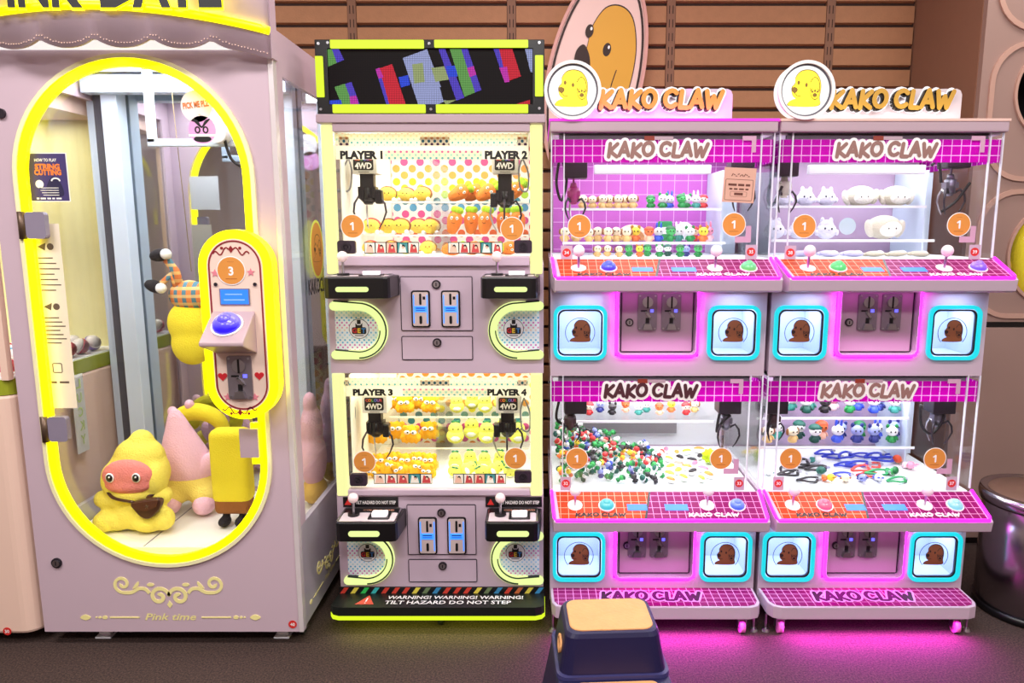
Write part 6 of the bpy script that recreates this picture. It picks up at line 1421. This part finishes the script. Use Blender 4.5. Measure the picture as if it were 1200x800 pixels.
row(chk, 'plush toy', [533, 549, 565, 581, 598], 558, 2.83, T3, 'pale lime chick plush', 'in the front floor row under Player 4', 'lime chick plush toys', .85, yj=.02, rots=[(1.0, .2, 0), (-.3, 1.2, .2), (.9, -.5, 0), (0, 1.1, .3), (1.0, 0, -.2)])
# the machine by the bin, upper case: white and cream plush
U1, U2, U3 = 1.632, 1.498, 1.434
row(gho, 'plush toy', [918, 944, 969], 230, 3.06, U1, 'lilac-white ghost plush', 'on the top shelf, machine beside the bin', 'ghost plush toys', .95, yj=.0)
row(rol, 'plush toy', [1008, 1050], 230, 3.06, U1, 'cream rolled plush', 'on the top shelf, machine beside the bin', 'cream rolled plush toys', 1.0, yj=0)
row(gho, 'plush toy', [908, 936, 968], 270, 3.0, U2, 'lilac-white ghost plush', 'on the middle shelf, machine beside the bin', 'ghost plush toys', 1.0, yj=0)
row(rol, 'plush toy', [1036], 270, 3.0, U2, 'cream rolled plush alone', 'on the middle shelf, machine beside the bin', 'cream rolled plush toys', 1.1, yj=0)
row([lyl, lyl], 'plush toy', [938, 970, 998], 298, 2.84, U3, 'flat lilac plush', 'on the case floor, machine beside the bin', 'flat plush toys', 1.0, yj=0)
row([lyc, lyc], 'plush toy', [1024, 1050, 1076], 298, 2.84, U3, 'flat cream plush', 'on the case floor, machine beside the bin', 'flat plush toys', 1.0, yj=0)
# figurines
G_, TAN, CRM, RDc, BLc, BKc, WHc, YLc, ORc, PKc, TEc, NVc = (24, 140, 70), (226, 186, 120), (246, 232, 200), (206, 44, 48), (60, 90, 220), (28, 26, 32), (240, 240, 242), (246, 220, 60), (240, 120, 60), (240, 150, 180), (60, 150, 140), (40, 50, 130)
fg = dict(tan=fig(CRM, TAN, (150, 96, 56), 3, 'tan'), green=fig(WHc, G_, G_, 0, 'green'), leaf=fig((70, 190, 100), G_, (20, 110, 60), 2, 'leaf-green'), red=fig((250, 220, 200), RDc, RDc, 2, 'red'), blue=fig(WHc, BLc, BLc, 1, 'blue'), navy=fig((150, 160, 220), NVc, NVc, 0, 'navy'),
          black=fig((60, 56, 60), BKc, BKc, 0, 'black'), white=fig(WHc, TEc, WHc, 1, 'white'), yellow=fig(YLc, ORc, (190, 130, 30), 0, 'yellow'), orange=fig(ORc, (250, 190, 160), (220, 80, 40), 2, 'orange'), pink=fig(PKc, (250, 210, 220), PKc, 1, 'pink'), teal=fig(WHc, (20, 80, 70), (20, 96, 84), 2, 'teal'))
ch = [charm((250, 244, 236), (250, 160, 140), 'salmon'), charm((252, 250, 240), (250, 222, 70), 'yellow'), charm((250, 246, 240), (244, 130, 160), 'pink'), charm((250, 246, 240), (40, 36, 40), 'black'), charm((250, 246, 240), (240, 150, 60), 'orange'), charm((240, 250, 230), (180, 220, 60), 'lime')]
stp_ = dict(blue=strap((40, 60, 190), 'blue'), black=strap((30, 28, 34), 'black'), red=strap((226, 70, 60), 'red'), green=strap((40, 150, 90), 'green'))
index_kids()
def figs(spec, y, Y, Z, where, group, sc=1.0, dx=0, cat='figurine', yj=.046):
    cnt = {}
    for n, x in spec: cnt[n] = cnt.get(n, 0) + 1
    seen = {}
    for i, (n, x) in enumerate(spec):
        src = fg[n]; t = FIGN[src.name]; seen[n] = seen.get(n, 0) + 1; k = seen[n] - 1
        lab = ('%s small %s figurine from the left %s' % (ORD[k], t, where)) if cnt[n] > 1 else 'only small %s figurine %s' % (t, where)
        r = (random.uniform(-.06, .06), random.uniform(-.08, .08), random.uniform(-.25, .25)); lo, hi = extent(src, r, 1.0); nb = min([abs(x - spec[j][1]) for j in range(i % 2, len(spec), 2) if j != i] or [99]) * Y / FPX
        rest(src, P(x, y, Y)[0], Y + (yj if i % 2 else 0) - yj * .3, Z, r, min(sc * random.uniform(.95, 1.05), nb * .98 / (hi[0] - lo[0])), lab, group, cat)
A1, A2 = 1.622, 1.488
ST, BN = 'machine behind the stool', 'machine beside the bin'
figs([('tan', x) for x in (683, 695, 706, 715, 724, 733, 741)] + [('leaf', 764), ('green', 776), ('blue', 786), ('leaf', 798), ('green', 806), ('white', 815), ('red', 826)], 235, 3.07, A1, 'on the top shelf, upper case behind the stool', 'figurines in the upper case behind the stool', 1.05)
figs([('tan', x) for x in (662, 676, 690, 701, 712, 723, 734)] + [('yellow', 746), ('orange', 760), ('blue', 773), ('leaf', 785), ('white', 797), ('green', 808), ('red', 815), ('yellow', 823), ('pink', 833)], 275, 3.0, A2, 'on the middle shelf, upper case behind the stool', 'figurines in the upper case behind the stool', 1.08)
figs([('tan', 700), ('tan', 713), ('tan', 725), ('leaf', 738), ('yellow', 749), ('leaf', 760), ('green', 772), ('teal', 784), ('leaf', 796), ('navy', 806), ('leaf', 817)], 298, 2.82, 1.434, 'on the floor, upper case behind the stool', 'figurines in the upper case behind the stool', .8)
# larger pieces among them
X, Z = P(803, 262, 3.15); tag(build('dome_plush', MB().sph((X, 3.17, A2 + .042), .042, .036, .040, 18, 10), plush('snow_plush', (244, 244, 246)), base=True), 'round white plush ball behind the green box, ' + ST, 'plush toy')
X, Z = P(780, 268, 3.15); gb_ = tag(cushion(X - .03, X + .03, 3.155, 3.185, A2 + .001, A2 + .085, plain('green_gift', (40, 160, 90), .5), 'gift_box', None, .006), 'green box standing on the middle shelf, ' + ST, 'box'); build('label_patch', MB().box(X - .018, X + .018, 3.152, 3.1545, A2 + .03, A2 + .06), EYEW, gb_)
X, Z = P(745, 262, 3.1); o = tag(build('fan_plush', MB().poly(front(3.20), ell(X, A2 + .001, .075, .07, 20, 0, 180), -.02, .0), plush('fan_cream', (250, 236, 220)), base=True), 'cream half-round plush with brown centre on the middle shelf, ' + ST, 'plush toy'); build('centre', MB().poly(front(3.20), ell(X, A2 + .003, .055, .05, 20, 0, 180), .001, .006), plush('fan_brown', (214, 150, 100)), o)
B1, B2, B3 = .738, .645, .5355
figs([('red', 690), ('navy', 704), ('black', 717), ('orange', 734), ('white', 748), ('white', 759), ('orange', 772), ('yellow', 788), ('red', 803), ('tan', 816)], 480, 3.09, B1, 'on the top shelf, lower case behind the stool', 'figurines in the lower case behind the stool', 1.0)
BT = .752; BM = .642
figs([('white', 916), ('white', 930), ('teal', 943), ('white', 952), ('black', 965), ('pink', 979), ('green', 994), ('blue', 1009), ('blue', 1022), ('navy', 1034), ('white', 1046)], 478, 3.07, BT, 'on the top shelf, lower case beside the bin', 'figurines in the lower case beside the bin', 1.4)
figs([('tan', 898), ('white', 914), ('tan', 927), ('teal', 940), ('teal', 953), ('orange', 967), ('blue', 979), ('navy', 990), ('navy', 1002), ('leaf', 1012), ('navy', 1022), ('blue', 1033), ('green', 1043), ('navy', 1053)], 508, 3.0, BM, 'on the middle shelf, lower case beside the bin', 'figurines in the lower case beside the bin', 1.36, yj=.06)
# heap in the lower case behind the stool
rnd = random.Random(3); pal = ['leaf'] * 7 + ['green'] * 5 + ['red'] * 4 + ['yellow'] * 3 + ['black'] * 3 + ['navy'] * 2 + ['teal'] * 3 + ['blue']
def heap_h(px, Y): return max(.0, .16 * (1 - (px - 652) / 125)) * (.45 + .55 * min(1, (Y - 2.74) / .25)) + .022
balls = []; RB = .0185
for tries in range(2600):
    Y = rnd.uniform(2.775, 3.17); px = rnd.uniform(652, 775); X = P(px, 540, Y)[0]
    if X < KX0 + .035: continue
    z = RB
    near = [b_ for b_ in balls if math.hypot(b_[0] - X, b_[1] - Y) < 2 * RB]
    for b_ in near: z = max(z, b_[2] + math.sqrt(max(0, 4 * RB * RB - (b_[0] - X) ** 2 - (b_[1] - Y) ** 2)))
    if z + RB > heap_h(px, Y) + RB: continue
    balls.append((X, Y, z))
    if len(balls) >= 190: break
for (X, Y, z) in balls:
    src = fg[rnd.choice(pal)]; r = (rnd.uniform(-1.3, 1.3), rnd.uniform(-1.3, 1.3), rnd.uniform(0, 6)); lo, hi = extent(src, r, .68); c_ = [(lo[i] + hi[i]) / 2 for i in range(3)]
    o = clone(src, (X - c_[0], Y - c_[1], max(B3 + z - c_[2], B3 - lo[2] + .0008)), r, .68, 'tiny %s figurine in the heap, lower case, %s' % (FIGN[src.name], ST), 'heap of figurines in the lower case behind the stool'); o['category'] = 'figurine'
spots = []
for tries in range(900):
    Y = rnd.uniform(2.775, 3.18); px = rnd.uniform(748, 836); X = P(px, 540, Y)[0]
    if any(math.hypot(X - a_, Y - b_) < .050 for a_, b_ in spots) or any(math.hypot(X - a_[0], Y - a_[1]) < .045 for a_ in balls) or abs(px - 832) + abs(Y - 3.02) * 200 < 18: continue
    spots.append((X, Y)); src = rnd.choice(ch)
    rest(src, X, Y, B3, (0, 0, rnd.uniform(0, 6)), rnd.uniform(1.15, 1.4), '%s-topped sushi charm scattered on the white floor, lower case, %s' % (FIGN[src.name], ST), 'sushi charms behind the stool', 'charm')
X, Z = P(832, 520, 3.02); o = tag(build('spiky_ball', bumpy(MB(), (X, 3.02, B3 + .036), (.032, .032, .030), 9, .12), plush('spiky_lime', (190, 220, 30)), base=True), 'spiky lime ball among the sushi charms, ' + ST, 'toy ball')
# straps and charms on the floor of the lower case beside the bin
for i, (k_, x, y, Y, r) in enumerate((('blue', 975, 540, 3.10, .2), ('blue', 1008, 536, 3.12, .1), ('blue', 1042, 540, 3.10, .4), ('blue', 990, 552, 2.99, .3), ('black', 930, 548, 3.06, .3), ('black', 950, 552, 2.95, .0), ('black', 922, 546, 2.92, 1.4), ('red', 1022, 552, 2.98, .3), ('red', 1018, 553, 2.86, .2), ('green', 1052, 566, 2.80, .4), ('blue', 985, 566, 2.86, .1), ('black', 948, 566, 2.80, .2))):
    rest(stp_[k_], P(x, y, Y)[0], Y, B3, (0, 0, r), .9, '%s wrist strap loop on the case floor, lower case, %s' % (k_, BN), 'wrist straps beside the bin', 'strap')
for i, (k_, x, Y, r) in enumerate((('blue', 990, 3.08, .9), ('blue', 1024, 3.07, .5), ('blue', 1006, 2.96, .2), ('black', 938, 2.98, .6), ('black', 958, 2.90, .3), ('blue', 1036, 3.02, .2), ('red', 1010, 2.90, .6), ('blue', 966, 3.12, .5), ('green', 1030, 2.85, .2), ('black', 926, 2.84, .4))):
    rest(stp_[k_], P(x, 545, Y)[0], Y, B3 + .0125, (0, 0, r), 1.0, '%s wrist strap loop piled on other straps, lower case, %s' % (k_, BN), 'wrist straps beside the bin', 'strap')
for i, (k_, x, y, Y) in enumerate((('leaf', 1044, 566, 2.87), ('yellow', 972, 566, 2.79), ('tan', 990, 566, 2.79), ('navy', 1010, 566, 2.79), ('pink', 1066, 553, 2.94), ('orange', 1052, 552, 3.02), ('blue', 1030, 566, 2.79), ('teal', 962, 556, 2.87), ('white', 958, 548, 3.02), ('white', 902, 545, 2.86))):
    rest(fg[k_], P(x, y, Y)[0], Y, B3, (1.3, rnd.uniform(-.4, .4), rnd.uniform(-1, 1)), .95, 'lone %s figurine lying on the case floor, lower case, %s' % (FIGN[fg[k_].name], BN) if k_ != 'white' else '%s white figurine lying on the case floor, lower case, %s' % ('rear' if x > 950 else 'leftmost', BN), 'figurines in the lower case beside the bin', 'figurine')
u0_, v0_ = P(672, 506, KYB - .03); u1_, v1_ = P(792, 494, KYB - .03); build('back_rail', MB().box(u0_, u1_, KYB - .05, KYB - .027, v0_, v1_), plain('rail_grey', (104, 100, 104), .5), KA)
# pale blue disc on the upper glass of the machine by the bin
X, Z = P(993, 265, KY); build('blue_disc_sticker', MB().poly(front(KY), ell(X, Z, .031, n=28), .0006, .0014), plain('disc_pale_blue', (196, 222, 238), .5), KB)
# capsules in the peach machine
cc = [(232, 70, 110), (250, 140, 60), (120, 80, 190), (90, 180, 220), (250, 110, 120), (140, 110, 200), (245, 205, 90), (200, 60, 80)]; nm_ = ['pink', 'orange', 'purple', 'sky blue', 'coral', 'violet', 'yellow', 'crimson']
capp = []
for i, c in enumerate(cc):
    o = reg(proto('toy_capsule')); build('cup', MB().sph((0, 0, .034), .034, .034, .034, 16, 10), plain('cap_%d' % i, c, .3), o); build('lid', MB().sph((0, 0, .036), .0345, .0345, .0335, 16, 5, .5), plain('cap_lid', (246, 240, 236), .25), o); build('band', MB().lathe([(.0345, .032), (.036, .033), (.036, .037), (.0345, .038)], n=20), plain('cap_%d' % i, c, .3), o); capp.append(o)
index_kids()
zt_ = zb1 + .006; i = 0
for j in range(7):
    for k in range(4):
        x = NX1 - .065 - .085 * k; yv = NY + .085 + .085 * j
        rest(capp[(j * 3 + k) % 8], x, yv, zt_, (rnd.uniform(-1, 1), rnd.uniform(-1, 1), 0), .97, '%s toy capsule lying in the tray of the peach capsule machine' % nm_[(j * 3 + k) % 8], 'toy capsules in the tray', 'capsule')
index_kids()
for o in PROT: drop(o)
